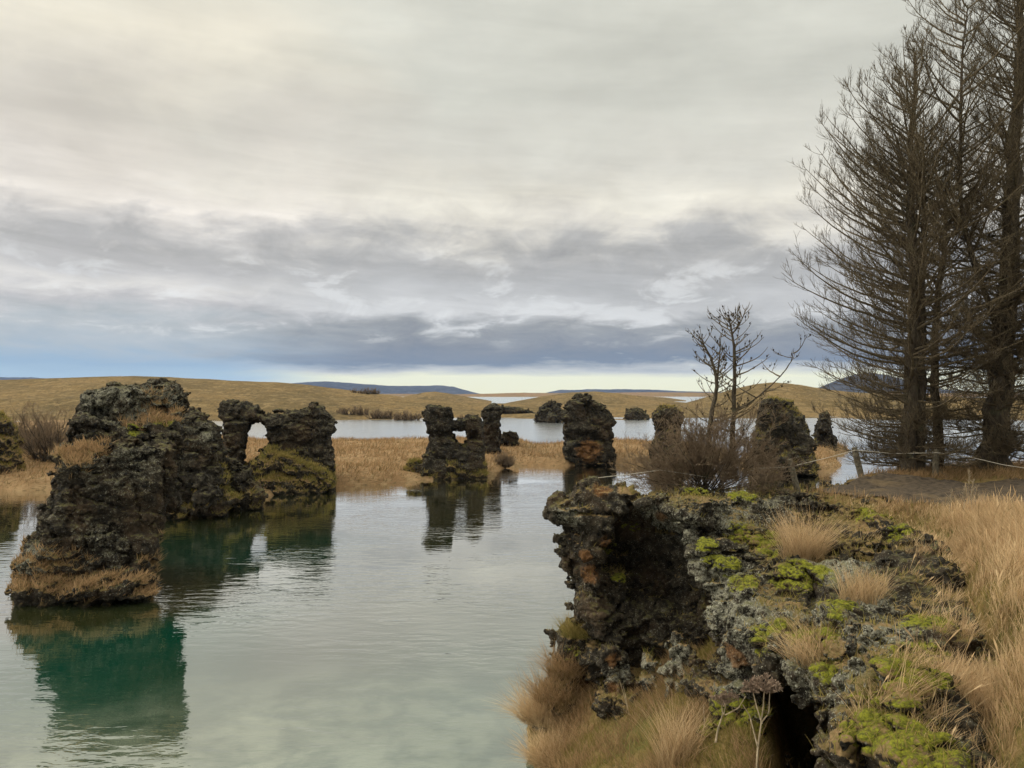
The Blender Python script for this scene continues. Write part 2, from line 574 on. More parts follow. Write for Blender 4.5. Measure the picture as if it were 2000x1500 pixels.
# ------------------------------------------------------------------ camera, world, sun
cam = bpy.data.objects.new('camera', bpy.data.cameras.new('camera'))
COL.objects.link(cam)
cam.location = (0, 0, CAM_Z)
cam.rotation_euler = (math.radians(90), 0, 0)
cam.data.sensor_width = 36.0
cam.data.lens = 36.0 * F / 2000.0
cam.data.shift_y = (HOR - 750.0) / 2000.0
cam.data.clip_start = 0.1
cam.data.clip_end = 40000
scene.camera = cam
scene.view_settings.view_transform = 'Standard'
scene.view_settings.look = 'None'
scene.view_settings.exposure = 0.12
scene.cycles.use_denoising = True
scene.cycles.max_bounces = 6
scene.cycles.diffuse_bounces = 3
scene.cycles.glossy_bounces = 3
scene.cycles.transparent_max_bounces = 8
scene.cycles.sample_clamp_indirect = 4.0

SUN_EL, SUN_AZ = 34.0, -78.0      # degrees; azimuth from the view direction, left negative
def build_world():
    w = bpy.data.worlds.new('World'); scene.world = w; w.use_nodes = True
    t = w.node_tree; t.nodes.clear(); nt = NT(t)
    out = nt.node('ShaderNodeOutputWorld'); bg = nt.node('ShaderNodeBackground')
    tc = nt.node('ShaderNodeTexCoord')
    d = E(nt, tc.outputs['Generated'])
    x, y, z = nt.sep(d)
    r = (x * x + y * y).pow(0.5)
    V = z / nt.math('MAXIMUM', r, 0.02)
    V = nt.math('MINIMUM', nt.math('MAXIMUM', V, -0.02), 4.0)
    az = nt.math('ARCTAN2', x, y)
    # cloud coordinates: streaks that flatten towards the horizon
    lv = nt.math('LOGARITHM', V + 0.045, math.e)
    q = nt.vec(az * 1.9, lv * 1.35, 0.0)
    q2 = nt.vec(az * 3.6, lv * 2.0, 4.0)
    q3 = nt.vec(az * 6.0, lv * 2.3, 9.0)
    nA = nt.noise(q, 1.6, 7, 0.52, 0.4) - 0.5
    nB = nt.noise(q2, 2.2, 8, 0.55, 0.3) - 0.5
    nC = nt.noise(q3, 2.4, 12, 0.62, 0.5) - 0.5
    amp = nt.math('MINIMUM', (V + 0.004) * 0.85, 0.17)
    slope = az * nt.math('MINIMUM', V * 0.10, 0.02)
    nD = nt.noise(nt.vec(az * 1.5, V * 15.0 + az * 1.2, 3.0), 2.0, 12, 0.64, 0.35) - 0.5
    nE = nt.noise(nt.vec(az * 2.2 + V * 3.2, V * 6.5 - az * 1.7, 7.0), 1.5, 7, 0.52, 0.3) - 0.5
    low = nt.step(0.02, 0.06, V) * (1.0 - nt.step(0.16, 0.34, V))
    Vw = V + slope + amp * (nA * 0.7 + nB * 0.7) + low * nC * 0.055
    x01 = Vw / 0.5
    left = [(-.0, (186, 210, 224)), (.036, (174, 198, 212)), (.062, (156, 181, 202)), (.10, (176, 187, 195)), (.15, (184, 189, 191)), (.19, (196, 195, 195)),
            (.235, (216, 214, 210)), (.275, (192, 191, 190)), (.31, (182, 181, 179)), (.36, (203, 200, 196)), (.415, (233, 227, 218)),
            (.50, (214, 208, 198)), (.64, (207, 202, 191)), (.80, (229, 223, 206)), (1.0, (216, 213, 199))]
    right = [(0, (255, 250, 206)), (.044, (255, 252, 212)), (.060, (200, 202, 198)), (.076, (126, 137, 151)), (.11, (138, 144, 152)), (.16, (158, 161, 163)),
             (.205, (200, 201, 201)), (.25, (182, 183, 183)), (.30, (176, 176, 175)), (.35, (184, 183, 180)), (.405, (216, 212, 202)),
             (.46, (227, 223, 210)), (.56, (208, 206, 196)), (.72, (203, 203, 193)), (1.0, (210, 210, 199))]
    cl = nt.ramp(x01, [(p, srgb(*c)) for p, c in left])
    cr = nt.ramp(x01, [(p, srgb(*c)) for p, c in right])
    c = nt.mix(nt.step(-0.40, -0.12, az + nA * 0.5), cl, cr)
    # bright cumulus tops and darker bellies at fine scale
    det = 1.0 + nC * (low * 0.50 + 0.10) + nB * 0.16 + nA * 0.10 + nD * (low * 0.42 + 0.26) + nE * nt.step(0.15, 0.3, V) * 0.46
    cc = nt.node('ShaderNodeVectorMath', operation='SCALE'); nt.put(cc.inputs[0], c); nt.put(cc.inputs['Scale'], nt.mix(nt.step(0.03, 0.10, V), (1, 1, 1), nt.vec(det, det, det)))
    c = E(nt, cc.outputs[0])
    puff = nt.step(0.05, 0.19, nB * 0.7 + nC * 0.8) * nt.step(0.05, 0.08, V) * (1.0 - nt.step(0.12, 0.20, V)) * 0.55
    c = nt.mix(puff, c, srgb(226, 228, 228))
    # higher overcast, above the frame, lets more light through
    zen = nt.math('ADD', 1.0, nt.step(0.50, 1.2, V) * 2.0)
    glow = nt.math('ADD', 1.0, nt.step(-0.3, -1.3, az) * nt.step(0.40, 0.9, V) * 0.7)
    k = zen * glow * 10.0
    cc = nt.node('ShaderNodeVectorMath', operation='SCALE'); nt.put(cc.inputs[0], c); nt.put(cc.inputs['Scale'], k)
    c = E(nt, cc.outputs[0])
    sky = nt.node('ShaderNodeTexSky'); sky.sky_type = 'NISHITA'; sky.sun_disc = False
    sky.sun_elevation = math.radians(SUN_EL); sky.sun_rotation = math.radians(SUN_AZ)
    gap = nt.step(0.18, 0.30, nA + nC * 0.5) * 0.06
    c = nt.mix(gap, c, E(nt, sky.outputs[0]))
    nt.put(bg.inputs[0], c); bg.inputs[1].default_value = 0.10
    t.links.new(bg.outputs[0], out.inputs[0])
build_world()

sun = bpy.data.objects.new('sun', bpy.data.lights.new('sun', 'SUN'))
COL.objects.link(sun)
sun.data.energy = 1.5
sun.data.angle = math.radians(14)
sun.data.color = (1.0, 0.93, 0.82)
_e, _a = math.radians(SUN_EL), math.radians(SUN_AZ)
_to = Vector((math.sin(_a) * math.cos(_e), math.cos(_a) * math.cos(_e), math.sin(_e)))
sun.rotation_euler = _to.to_track_quat('Z', 'Y').to_euler()
sun.location = (-40, 10, 40)

# ------------------------------------------------------------------ water
def build_water():
    m, nt, out = new_mat('lake_water')
    p = nt.pos()
    x, y, z = nt.sep(p)
    # colour of the water body: clear and pale over the sandy shallows near the shore, blue-green where deep, teal painted in where the left stack's reflection falls
    deep = nt.noise(nt.vec(x, y, 0.0), 0.16, 4, 0.55)
    bed = nt.noise(nt.vec(x, y, 2.0), 0.9, 9, 0.68, 0.3) + (nt.voronoi(nt.vec(x, y * 0.8, 0.0), 3.2) - 0.4) * -0.10
    near = 1.0 - nt.step(10.0, 19.0, y - x * 0.35 + (deep - 0.5) * 10.0)
    teal = nt.step(10.0, 13.5, y + (deep - 0.5) * 3.0) * (1.0 - nt.step(23.0, 34.0, y + (deep - 0.5) * 8.0))
    teal = teal * (1.0 - nt.step(-7.0, -3.5, x + (deep - 0.5) * 4.0) * 0.8)
    shelf = ((x + 10.4) * (x + 10.4) + (y - 20.6) * (y - 20.6) + (deep - 0.5) * 14.0).pow(0.5)
    teal = teal * nt.step(2.6, 4.6, shelf)
    body = nt.mix(teal, (0.019, 0.021, 0.006), (0.002, 0.034, 0.019))
    body = nt.mix(nt.step(0.5, 0.72, deep) * 0.4, body, (0.012, 0.038, 0.026))
    shallow = nt.mix(nt.step(0.36, 0.60, bed), (0.058, 0.084, 0.060), (0.150, 0.176, 0.128))
    body = nt.mix(near * 0.85, body, shallow)
    # ripples: short wind waves, stronger in patches
    q = nt.vec(x * 1.0, y * 1.9, 0.0)
    w1 = nt.noise(q, 0.55, 2, 0.5, 0.2)
    w2 = nt.noise(nt.vec(x * 1.0 + y * 0.12, y * 2.3, 5.0), 1.75, 3, 0.5, 0.25)
    patch = nt.step(0.36, 0.66, nt.noise(nt.vec(x, y * 1.4, 1.0), 0.22, 3))
    h = w1 * 0.5 + w2 * (patch * 1.6 + 0.28)
    bump = nt.node('ShaderNodeBump'); bump.inputs['Strength'].default_value = 1.0; bump.inputs['Distance'].default_value = 0.0085
    nt.put(bump.inputs['Height'], h)
    gl = nt.node('ShaderNodeBsdfGlossy'); nt.put(gl.inputs['Roughness'], nt.step(45.0, 100.0, y) * 0.16 + 0.012); gl.inputs[0].default_value = (0.97, 0.985, 0.98, 1)
    nt.t.links.new(bump.outputs[0], gl.inputs['Normal'])
    df = nt.node('ShaderNodeBsdfDiffuse'); nt.put(df.inputs[0], body)
    fr = nt.node('ShaderNodeFresnel'); fr.inputs[0].default_value = 1.95
    nt.t.links.new(bump.outputs[0], fr.inputs['Normal'])
    fac = (E(nt, fr.outputs[0]) * 1.62 + 0.02).clamp()
    mx = nt.node('ShaderNodeMixShader'); nt.put(mx.inputs[0], fac)
    nt.t.links.new(df.outputs[0], mx.inputs[1]); nt.t.links.new(gl.outputs[0], mx.inputs[2])
    nt.t.links.new(mx.outputs[0], out.inputs[0])
    S = 8000.0
    V = np.array([[-S, -60, 0], [S, -60, 0], [S, 9000, 0], [-S, 9000, 0]], float)
    o = link_mesh('water', mesh_np('water', V, np.array([[0, 1, 2, 3]]), False), m)
    tag(o, kind='structure')
build_water()

# ------------------------------------------------------------------ air
def build_haze():
    m, nt, out = new_mat('haze')
    v = nt.node('ShaderNodeVolumePrincipled')
    v.inputs['Color'].default_value = (0.34, 0.54, 1.0, 1)
    v.inputs['Density'].default_value = 4.2e-5
    v.inputs['Anisotropy'].default_value = 0.0
    nt.t.links.new(v.outputs[0], out.inputs['Volume'])
    x0, x1, y0, y1, z0, z1 = -8200, 8200, -200, 9200, -2.0, 190.0
    V = [(x, y, z) for x in (x0, x1) for y in (y0, y1) for z in (z0, z1)]
    Q = [(0, 1, 3, 2), (4, 6, 7, 5), (0, 4, 5, 1), (2, 3, 7, 6), (0, 2, 6, 4), (1, 5, 7, 3)]
    o = link_mesh('haze', mesh_np('haze', np.array(V, float), np.array(Q), False), m)
    tag(o, kind='stuff')
build_haze()

# ------------------------------------------------------------------ far land
def land_material(name, cols, k=1.0, bump=0.3, hz=None):
    m, nt, out = new_mat(name)
    p = nt.pos()
    x, y, z = nt.sep(p)
    q = nt.vec(x, y * 0.6, z * 1.5)
    n1 = nt.noise(q, 0.030 / k, 7, 0.66)
    n2 = nt.noise(q, 0.4 / k, 5, 0.65)
    n3 = nt.noise(nt.vec(x, y * 0.35, z * 3.0), 1.6 / k, 5, 0.7)
    c = nt.mix(nt.step(0.42, 0.58, n1), cols[0], cols[1])
    c = nt.mix(nt.step(0.46, 0.64, n2) * 0.7, c, cols[2])
    c = nt.mix(nt.step(0.47, 0.66, n3) * 0.8, c, cols[3])  # streaks in the last colour; on the moor they paint in tussock shading
    c = nt.mix(nt.step(0.54, 0.70, nt.noise(nt.vec(x, y * 0.25, z * 4.0), 0.16 / k, 5, 0.65)) * 0.55, c, cols[3])
    principled(nt, out, c, 0.95, n2 + n3, 1.0, bump, 0.05)
    return m
M_LAND = land_material('dry_moorland', ((0.156, 0.104, 0.046), (0.104, 0.074, 0.034), (0.205, 0.146, 0.072), (0.040, 0.033, 0.018)))
M_SPIT = land_material('spit_turf', ((0.235, 0.150, 0.078), (0.18, 0.108, 0.054), (0.27, 0.185, 0.100), (0.085, 0.064, 0.032)), 0.3, 0.08)
M_RED = land_material('far_heath', ((0.19, 0.115, 0.06), (0.16, 0.11, 0.05), (0.21, 0.14, 0.07), (0.08, 0.06, 0.04)), 6.0, 0.5)
M_MESA = land_material('basalt_mesa', ((0.030, 0.030, 0.034), (0.042, 0.042, 0.046), (0.024, 0.024, 0.028), (0.075, 0.075, 0.085)), 60.0, 3.0)

def strip_land(name, crest, d0, d1, mat, base_z=-0.6, back=1.6, nx=220, ny=60, rough=0.3, rs=0.05, power=1.4, shore=None, px0=-400, px1=2400):
    """a stretch of land between the distances d0 (shore) and d1 (crest), whose skyline follows the measured crest"""
    cx = np.array([c[0] for c in crest], float)
    cz = np.array([CAM_Z - (c[1] - HOR) / F * d1 for c in crest])
    ux = np.linspace(px0, px1, nx)
    tan = (ux - 1000.0) / F
    X, Y, Z = [], [], []
    hc = np.interp(ux, cx, cz)
    if shore is not None:
        sd = np.interp(ux, [s[0] for s in shore], [5.0 * F / (s[1] - HOR) for s in shore])
    else:
        sd = np.full(nx, d0)
    T = np.concatenate([np.linspace(0, 1, ny), np.linspace(1, back, ny // 3)[1:]])
    for t in T:
        dist = sd + (d1 - sd) * t
        s = min(t, 1.0)
        z = base_z + (hc - base_z) * (1 - (1 - s) ** power) * min(1.0, 0.12 + 3 * s)
        if t > 1: z = hc - (hc - base_z) * (t - 1) / (back - 1) * 0.9
        X.append(tan * d1 * (dist / d1)); Y.append(dist); Z.append(z)
    X, Y, Z = np.array(X), np.array(Y), np.array(Z)
    n = fbm2(X, Y, rs, 5, len(name))
    Tm = T[:, None]
    Z = Z + n * rough * np.clip(Tm * 4, 0, 1) * np.where(Tm > 0.75, 1 - 0.65 * np.clip((Tm - .75) * 4, 0, 1), 1)
    a, b = X.shape
    I = np.arange(a * b).reshape(a, b)
    Q = np.stack([I[:-1, :-1], I[:-1, 1:], I[1:, 1:], I[1:, :-1]], -1).reshape(-1, 4)
    V = np.stack([X, Y, Z], -1).reshape(-1, 3)
    o = link_mesh(name, mesh_np(name, V, Q), mat)
    tag(o, kind='structure')
    return V, Q

LAND_BVH = {}
def keep_bvh(k, VQ):
    LAND_BVH[k] = BVHTree.FromPolygons([Vector(v) for v in VQ[0]], [tuple(int(i) for i in q) for q in VQ[1]])

# far shore of the inner lake with the long hill on the left
keep_bvh('far', strip_land('hill', [(-500, 752), (-150, 747), (0, 742), (120, 738), (260, 735), (400, 740), (520, 746), (600, 752), (700, 764), (790, 776), (850, 782),
            (930, 788), (1000, 789), (1300, 790), (1400, 792), (1700, 792), (2000, 792), (2500, 790)],
           150, 270, M_LAND, shore=[(-500, 828), (480, 827), (700, 826), (830, 825), (1000, 827), (1080, 829), (1250, 829), (1400, 829), (1640, 830), (1800, 834), (2400, 834)],
           back=2.2, nx=420, ny=110, rough=0.55, rs=0.06))
keep_bvh('midhill', strip_land('hill.001', [(880, 797), (960, 793), (1010, 783), (1060, 774), (1110, 767), (1160, 764), (1210, 768), (1260, 776), (1310, 783), (1380, 790), (1500, 795)], 270, 400, M_LAND,
           base_z=-0.6, back=1.5, nx=200, ny=60, rough=0.5, px0=880, px1=1500, power=1.6))
keep_bvh('righthill', strip_land('hill.002', [(1250, 800), (1330, 790), (1380, 775), (1430, 760), (1480, 750), (1510, 747), (1560, 751), (1610, 760), (1660, 767), (1760, 772), (1900, 776), (2100, 778), (2500, 780)], 230, 300, M_LAND,
           base_z=-0.4, back=1.6, nx=260, ny=60, rough=0.6, px0=1250, px1=2500, power=1.6))
strip_land('hill.003', [(760, 782), (800, 772), (830, 766), (850, 765), (880, 769), (930, 778), (960, 783)], 430, 520, M_LAND, back=1.5, nx=90, ny=30, rough=0.5, px0=760, px1=960)
strip_land('hill.004', [(1150, 782), (1190, 774), (1230, 772), (1300, 776), (1340, 782)], 560, 640, M_LAND, back=1.5, nx=90, ny=30, rough=0.5, px0=1150, px1=1340)
strip_land('terrain', [(-600, 768), (600, 769), (930, 770), (1000, 767.5), (1100, 767.5), (1270, 766), (1500, 768), (2600, 768)], 1250, 2200, M_RED, back=2.6, nx=200, ny=24, rough=2.0, rs=0.01, px0=-600, px1=2600,
           shore=[(-600, 775.2), (850, 775.0), (1000, 775.5), (1300, 775.0), (2600, 776)])
strip_land('mountain', [(-700, 742), (-100, 739), (0, 738), (60, 738), (200, 748), (300, 760), (420, 769)], 5000, 6500, M_MESA, back=1.25, nx=160, ny=30, rough=14, rs=0.003, px0=-700, px1=420, power=2.0)
strip_land('mountain.001', [(430, 770), (500, 755), (600, 746.5), (650, 747), (720, 751), (780, 755), (860, 754), (885, 756), (905, 762), (925, 768), (940, 771)], 5200, 6500, M_MESA, back=1.2, nx=200, ny=30, rough=9, rs=0.003, px0=430, px1=940, power=2.4)
strip_land('mountain.002', [(1050, 772), (1075, 766), (1095, 762.5), (1180, 761), (1250, 761.5), (1330, 764), (1420, 766), (1500, 770)], 5400, 6700, M_MESA, back=1.2, nx=160, ny=30, rough=9, rs=0.003, px0=1050, px1=1500, power=2.4)
strip_land('mountain.003', [(1560, 771), (1600, 757), (1640, 741), (1670, 731), (1695, 727), (1730, 731), (1780, 745), (1840, 760), (1920, 769), (2000, 771)], 2400, 3000, M_MESA, back=1.3, nx=160, ny=40, rough=7, rs=0.006, px0=1560, px1=2000, power=1.5)

# ------------------------------------------------------------------ the grassy spit across the lake
SPIT = [W(*p) for p in [(-700, 975), (-300, 962), (0, 958), (105, 955), (200, 972), (330, 985), (420, 985), (520, 972), (560, 958), (650, 952), (740, 945), (850, 936), (955, 931), (975, 917), (992, 911), (1090, 908),
                        (1200, 909), (1330, 908), (1400, 900), (1420, 888), (1340, 874), (1200, 869), (1100, 871), (1062, 878), (1035, 870), (1005, 861), (960, 864), (830, 868), (655, 868), (490, 868), (380, 850), (250, 830), (0, 822), (-700, 822)]]
def spit_height(x, y):
    d = -poly_sdf(x, y, SPIT)
    n = fbm2(x, y, 0.22, 4, 2.0); n2 = fbm2(x, y, 1.1, 3, 5.0)
    d = d + 0.5 * n2 + 0.9 * n * np.clip(y / 60, 0.4, 1.2)
    z = np.where(d > 0, 0.42 * (1 - np.exp(-d / 0.35)) + 0.05 * np.clip(d, 0, 9) + np.clip(d, 0, 1) * (0.16 * n + 0.12 * n2), d * 0.7)
    return np.maximum(z, -0.8)
def grid_mesh(x0, x1, y0, y1, h, fn):
    xs = np.arange(x0, x1 + h, h); ys = np.arange(y0, y1 + h, h)
    X, Y = np.meshgrid(xs, ys, indexing='ij')
    Z = fn(X, Y)
    a, b = X.shape
    I = np.arange(a * b).reshape(a, b)
    Q = np.stack([I[:-1, :-1], I[1:, :-1], I[1:, 1:], I[:-1, 1:]], -1).reshape(-1, 4)
    V = np.stack([X, Y, Z], -1).reshape(-1, 3)
    keep = (V[:, 2][Q] > -0.5).any(1)
    Q = Q[keep]
    used = np.unique(Q); mp = np.full(len(V), -1); mp[used] = np.arange(len(used))
    return V[used], mp[Q]
V, Q = grid_mesh(-75, 26, 33, 150, 0.35, spit_height)
tag(link_mesh('terrain', mesh_np('terrain', V, Q), M_SPIT), kind='structure')
def spit_grass():
    g = np.random.default_rng(11)
    n = 150000
    x = g.uniform(-70, 22, n); y = 33 + (90 - 33) * g.random(n) ** 1.3
    ok = np.abs(x) < 0.66 * y + 2
    x, y = x[ok], y[ok]
    z = spit_height(x, y)
    ok = (z > 0.12)
    dens = fbm2(x, y, 0.35, 3, 8.0)
    ok &= dens > g.uniform(-0.9, 0.1, len(x))
    x, y, z = x[ok], y[ok], z[ok]
    o = link_mesh('grass', blades_mesh('grass', np.stack([x, y, z - 0.03], 1), 0.42 + 0.16 * np.clip(fbm2(x, y, 0.5, 2, 1.0), -1, 1), 0.035, 1.0, 12, rows=3, spread=0.6, droop=0.7), M_GRASS_BANK)
    tag(o, 'dry tan grass covering the low spit across the lake', 'grass', kind='stuff')
spit_grass()

# ------------------------------------------------------------------ lava stacks out in the lake
def frame_of(layers):
    """vertical axis of a stack and the turn that makes its broad side look towards the viewpoint"""
    yc0 = layers[0]['d']
    xc = (np.mean([u for u, v in layers[0]['poly']]) - 1000.0) / F * yc0
    th = math.atan2(xc, yc0)
    return xc, yc0, math.cos(th), math.sin(th)

def in_frame(fr, px, py, d):
    xc, yc0, ct, sn = fr
    y = yc0 + (d - yc0) * ct
    pxc = 1000.0 + xc / yc0 * F
    return np.array([xc + (px - pxc) / F * y * ct, CAM_Z - (py - HOR) / F * y])

def fast_poly(X, Z, poly):
    """outline distance looked up from a fine table"""
    x0, x1, z0, z1 = X.min(), X.max() + 1e-3, Z.min(), Z.max() + 1e-3
    st = max(0.03, (x1 - x0) / 420)
    gx = np.arange(x0, x1 + 2 * st, st); gz_ = np.arange(z0, z1 + 2 * st, st)
    T = poly_sdf(*np.meshgrid(gx, gz_, indexing='ij'), poly)
    u = (X - x0) / st; v = (Z - z0) / st
    i = np.minimum(u.astype(int), len(gx) - 2); j = np.minimum(v.astype(int), len(gz_) - 2)
    u = u - i; v = v - j
    return (T[i, j] * (1 - u) + T[i + 1, j] * u) * (1 - v) + (T[i, j + 1] * (1 - u) + T[i + 1, j + 1] * u) * v

def sil_fn(layers):
    """union of outline layers: dict(poly px, d distance, t half depth, holes, r rounding, lean)"""
    fr = frame_of(layers)
    xc, yc0, ct, sn = fr
    Ls = []
    for L in layers:
        d = L['d'] - 0.7 * L['t'] * (1 + 0.7 * L.get('flare', 0.0))
        Ls.append((L, [in_frame(fr, u, v, d) for u, v in L['poly']], [[in_frame(fr, u, v, d) for u, v in hh] for hh in L.get('holes', [])]))
    def own(px, py, d):
        c = P(px, py, d)
        return (xc + (c[0] - xc) * ct - (c[1] - yc0) * sn, yc0 + (c[0] - xc) * sn + (c[1] - yc0) * ct, c[2])
    def fn(X, Y, Z):
        # every stack is turned about its own axis so that its broad side looks towards the viewpoint
        X, Y = xc + (X - xc) * ct - (Y - yc0) * sn, yc0 + (X - xc) * sn + (Y - yc0) * ct
        D = None
        for L, poly, holes in Ls:
            s = fast_poly(X, Z, poly)
            for hh in holes:
                s = smax(s, -fast_poly(X, Z, hh), 0.1)
            r = L.get('r', 0.5)
            zt = max(p[1] for p in poly); zb = min(p[1] for p in poly)
            rel = np.clip((Z - zb) / (zt - zb), 0, 1)
            t = L['t'] * (1 + L.get('flare', 0.0) * (1 - rel))
            yc = L['d'] + L.get('dy', 0.0) + L.get('lean', 0.0) * rel
            dy = np.abs(Y - yc) - t
            a = s
            q = np.sqrt(np.maximum(a + r, 0) ** 2 + np.maximum(dy + r, 0) ** 2) + np.minimum(np.maximum(a + r, dy + r), 0) - r
            D = q if D is None else smin(D, q, L.get('k', 0.25))
        for L, _, _ in Ls:
            for (px, py, d, rx, ry, rz) in L.get('carve', []):
                D = smax(D, -ellipsoid(X, Y, Z, own(px, py, d), (rx, ry, rz)), 0.12)
            for (px, py, d, rx, ry, rz) in L.get('add', []):
                D = smin(D, ellipsoid(X, Y, Z, own(px, py, d), (rx, ry, rz)), 0.15)
        return D
    return fn

def blob_mask(V, spots):
    m = np.zeros(len(V))
    for (px, py, d, r) in spots:
        c = P(px, py, d)
        m = np.maximum(m, 1 - np.linalg.norm(V - c, axis=1) / r)
    return np.clip(m * 1.6, 0, 1)

def scatter_on(V, Q, N, weight, n, seed):
    """n random points on the faces, picked by area times weight of the vertices"""
    g = np.random.default_rng(seed)
    a = np.linalg.norm(np.cross(V[Q[:, 2]] - V[Q[:, 0]], V[Q[:, 3]] - V[Q[:, 1]]), axis=1) * 0.5
    w = a * weight[Q].mean(1)
    if w.sum() <= 0: return np.zeros((0, 3)), np.zeros((0, 3))
    f = g.choice(len(Q), n, p=w / w.sum())
    u, v = g.random(n)[:, None], g.random(n)[:, None]
    A, B, C, D = (V[Q[f, i]] for i in range(4))
    return (A * (1 - u) + B * u) * (1 - v) + (D * (1 - u) + C * u) * v, N[Q[f]].mean(1)

def stack(name, label, cat, layers, h, mult=3, amp=0.3, s=0.9, mat=None, veg_z=1.0, veg_up=0.6, moss=(), rust=(), lichen=(), veg=(), group=None, blades=0, blen=0.3, bw=0.03, seed=0.0, bmat=None):
    fr = frame_of(layers); xc, yc0, ct, sn = fr
    allp = []
    for L in layers:
        tt = L['t'] * (1 + max(0, L.get('flare', 0))) + abs(L.get('lean', 0)) + abs(L.get('dy', 0))
        for u, v in L['poly']:
            q = in_frame(fr, u, v, L['d'])
            for yl in (L['d'] - tt, L['d'] + tt):
                dx, dy = q[0] - xc, yl - yc0
                allp.append([xc + dx * ct + dy * sn, yc0 - dx * sn + dy * ct, q[1]])
        for (px, py, d, rx, ry, rz) in L.get('add', []):
            c = P(px, py, d); rr = max(rx, ry); allp += [c - [rr, rr, rz], c + [rr, rr, rz]]
    allp = np.array(allp)
    lo = allp.min(0) - (amp + 3 * h); hi = allp.max(0) + (amp + 3 * h)
    lo[2] = max(lo[2], -0.7)
    V, Q, N = rock_mesh(name, sil_fn(layers), lo, hi, h, mult, amp, s, seed)
    n1 = fbm(V * 0.8 + seed, 3)
    up = N[:, 2]
    vg = np.clip(sstep(veg_z, veg_z * 0.25, V[:, 2] + n1 * 1.0 + 0.35 * perlin(V * 2.3)) * sstep(-0.1, 0.5, up + 0.3 * n1), 0, 1)
    vg = np.maximum(vg, veg_up * sstep(0.55, 0.95, up + 0.35 * n1))
    vg = np.maximum(vg, blob_mask(V, veg) * sstep(0.05, 0.5, up))
    mask = np.stack([vg, blob_mask(V, moss), blob_mask(V, rust), blob_mask(V, lichen)], 1)
    me = mesh_np(name, V, Q, True, {'mask': mask})
    o = link_mesh(name, me, mat or M_ROCK_MID)
    tag(o, label, cat, group)
    if blades:
        w = np.where(vg > 0.35, vg, 0) * np.clip(up + 0.1, 0, 1) * (V[:, 2] > 0.1)
        p, nn = scatter_on(V, Q, N, w, blades, int(seed * 10) + 3)
        if len(p):
            b = link_mesh('turf', blades_mesh('turf', p - 0.02 * nn, blen, bw, 1.0, int(seed * 10) + 4, rows=3, spread=0.9, droop=0.8), bmat or M_GRASS_OLIVE, o)
            tag(b, kind='stuff')
    return o, V, Q, N

# left foreground stack
stack('lava_stack', 'tallest lava stack at the left, ledged and tufted with grass, rising straight from the water', 'rock stack', [
    dict(poly=[(22, 1185), (24, 1150), (38, 1085), (66, 1050), (84, 1012), (100, 975), (107, 945), (103, 915), (92, 893), (128, 880), (190, 866), (262, 872), (340, 868), (352, 900), (345, 960), (330, 1010), (318, 1045), (312, 1090), (300, 1150), (290, 1185)],
         d=21.5, t=1.3, flare=0.3, r=0.5, lean=0.3,
         carve=[(205, 955, 19.8, 0.55, 0.55, 0.35), (190, 1010, 19.6, 0.75, 0.45, 0.4), (230, 1000, 19.6, .35, .4, .35), (300, 960, 19.7, 0.5, 0.35, 0.45), (150, 905, 19.8, .8, .35, .12)],
         add=[(105, 893, 20.4, 0.45, 0.6, 0.14), (240, 905, 20.0, 1.1, 0.5, 0.22), (215, 1010, 19.7, .25, .25, .16), (60, 1100, 20.6, .5, .5, .3), (110, 1150, 20.2, 1.0, .8, .45), (220, 1150, 20.0, 1.1, .7, .4), (262, 1060, 19.9, .4, .4, .6)]),
    dict(poly=[(128, 880), (124, 845), (140, 828), (178, 825), (300, 822), (356, 815), (365, 850), (370, 900), (352, 1000), (150, 1000)], d=23.4, t=1.5, r=0.35, k=0.15,
         carve=[(315, 845, 22.0, .6, .5, .28), (160, 862, 22.0, .7, .3, .12)]),
    dict(poly=[(150, 828), (157, 800), (163, 772), (185, 760), (225, 752), (262, 748), (292, 748), (300, 738), (330, 738), (355, 752), (373, 775), (372, 805), (360, 832), (300, 850), (180, 840)], d=24.4, t=1.3, r=0.45, k=0.1,
         carve=[(268, 772, 23.2, .22, .5, .35), (310, 795, 22.8, .55, .6, .35), (180, 812, 23.2, .3, .3, .4)]),
    ], 0.055, 3, 0.26, 0.8, M_ROCK_MID, veg_z=1.35, veg_up=0.35,
    veg=[(135, 885, 20.6, .9), (170, 880, 21, .7), (310, 800, 23.3, .95), (270, 825, 23, .6), (110, 1120, 20, 1.0), (230, 1040, 19.8, .7)],
    moss=[(320, 812, 22.9, .5), (265, 835, 22.3, .4)], rust=[(268, 1060, 19.5, .8), (280, 1105, 19.6, .7), (255, 990, 19.8, .5)],
    lichen=[(200, 1070, 19.6, 1.3), (60, 1100, 20, .8), (240, 885, 20, 1.6), (230, 790, 23.4, 1.8), (340, 780, 23.5, 1.0)], blades=12000, blen=0.26, bw=0.018, seed=1.3, bmat=M_GRASS_BANK, group='lava stacks in the lake')

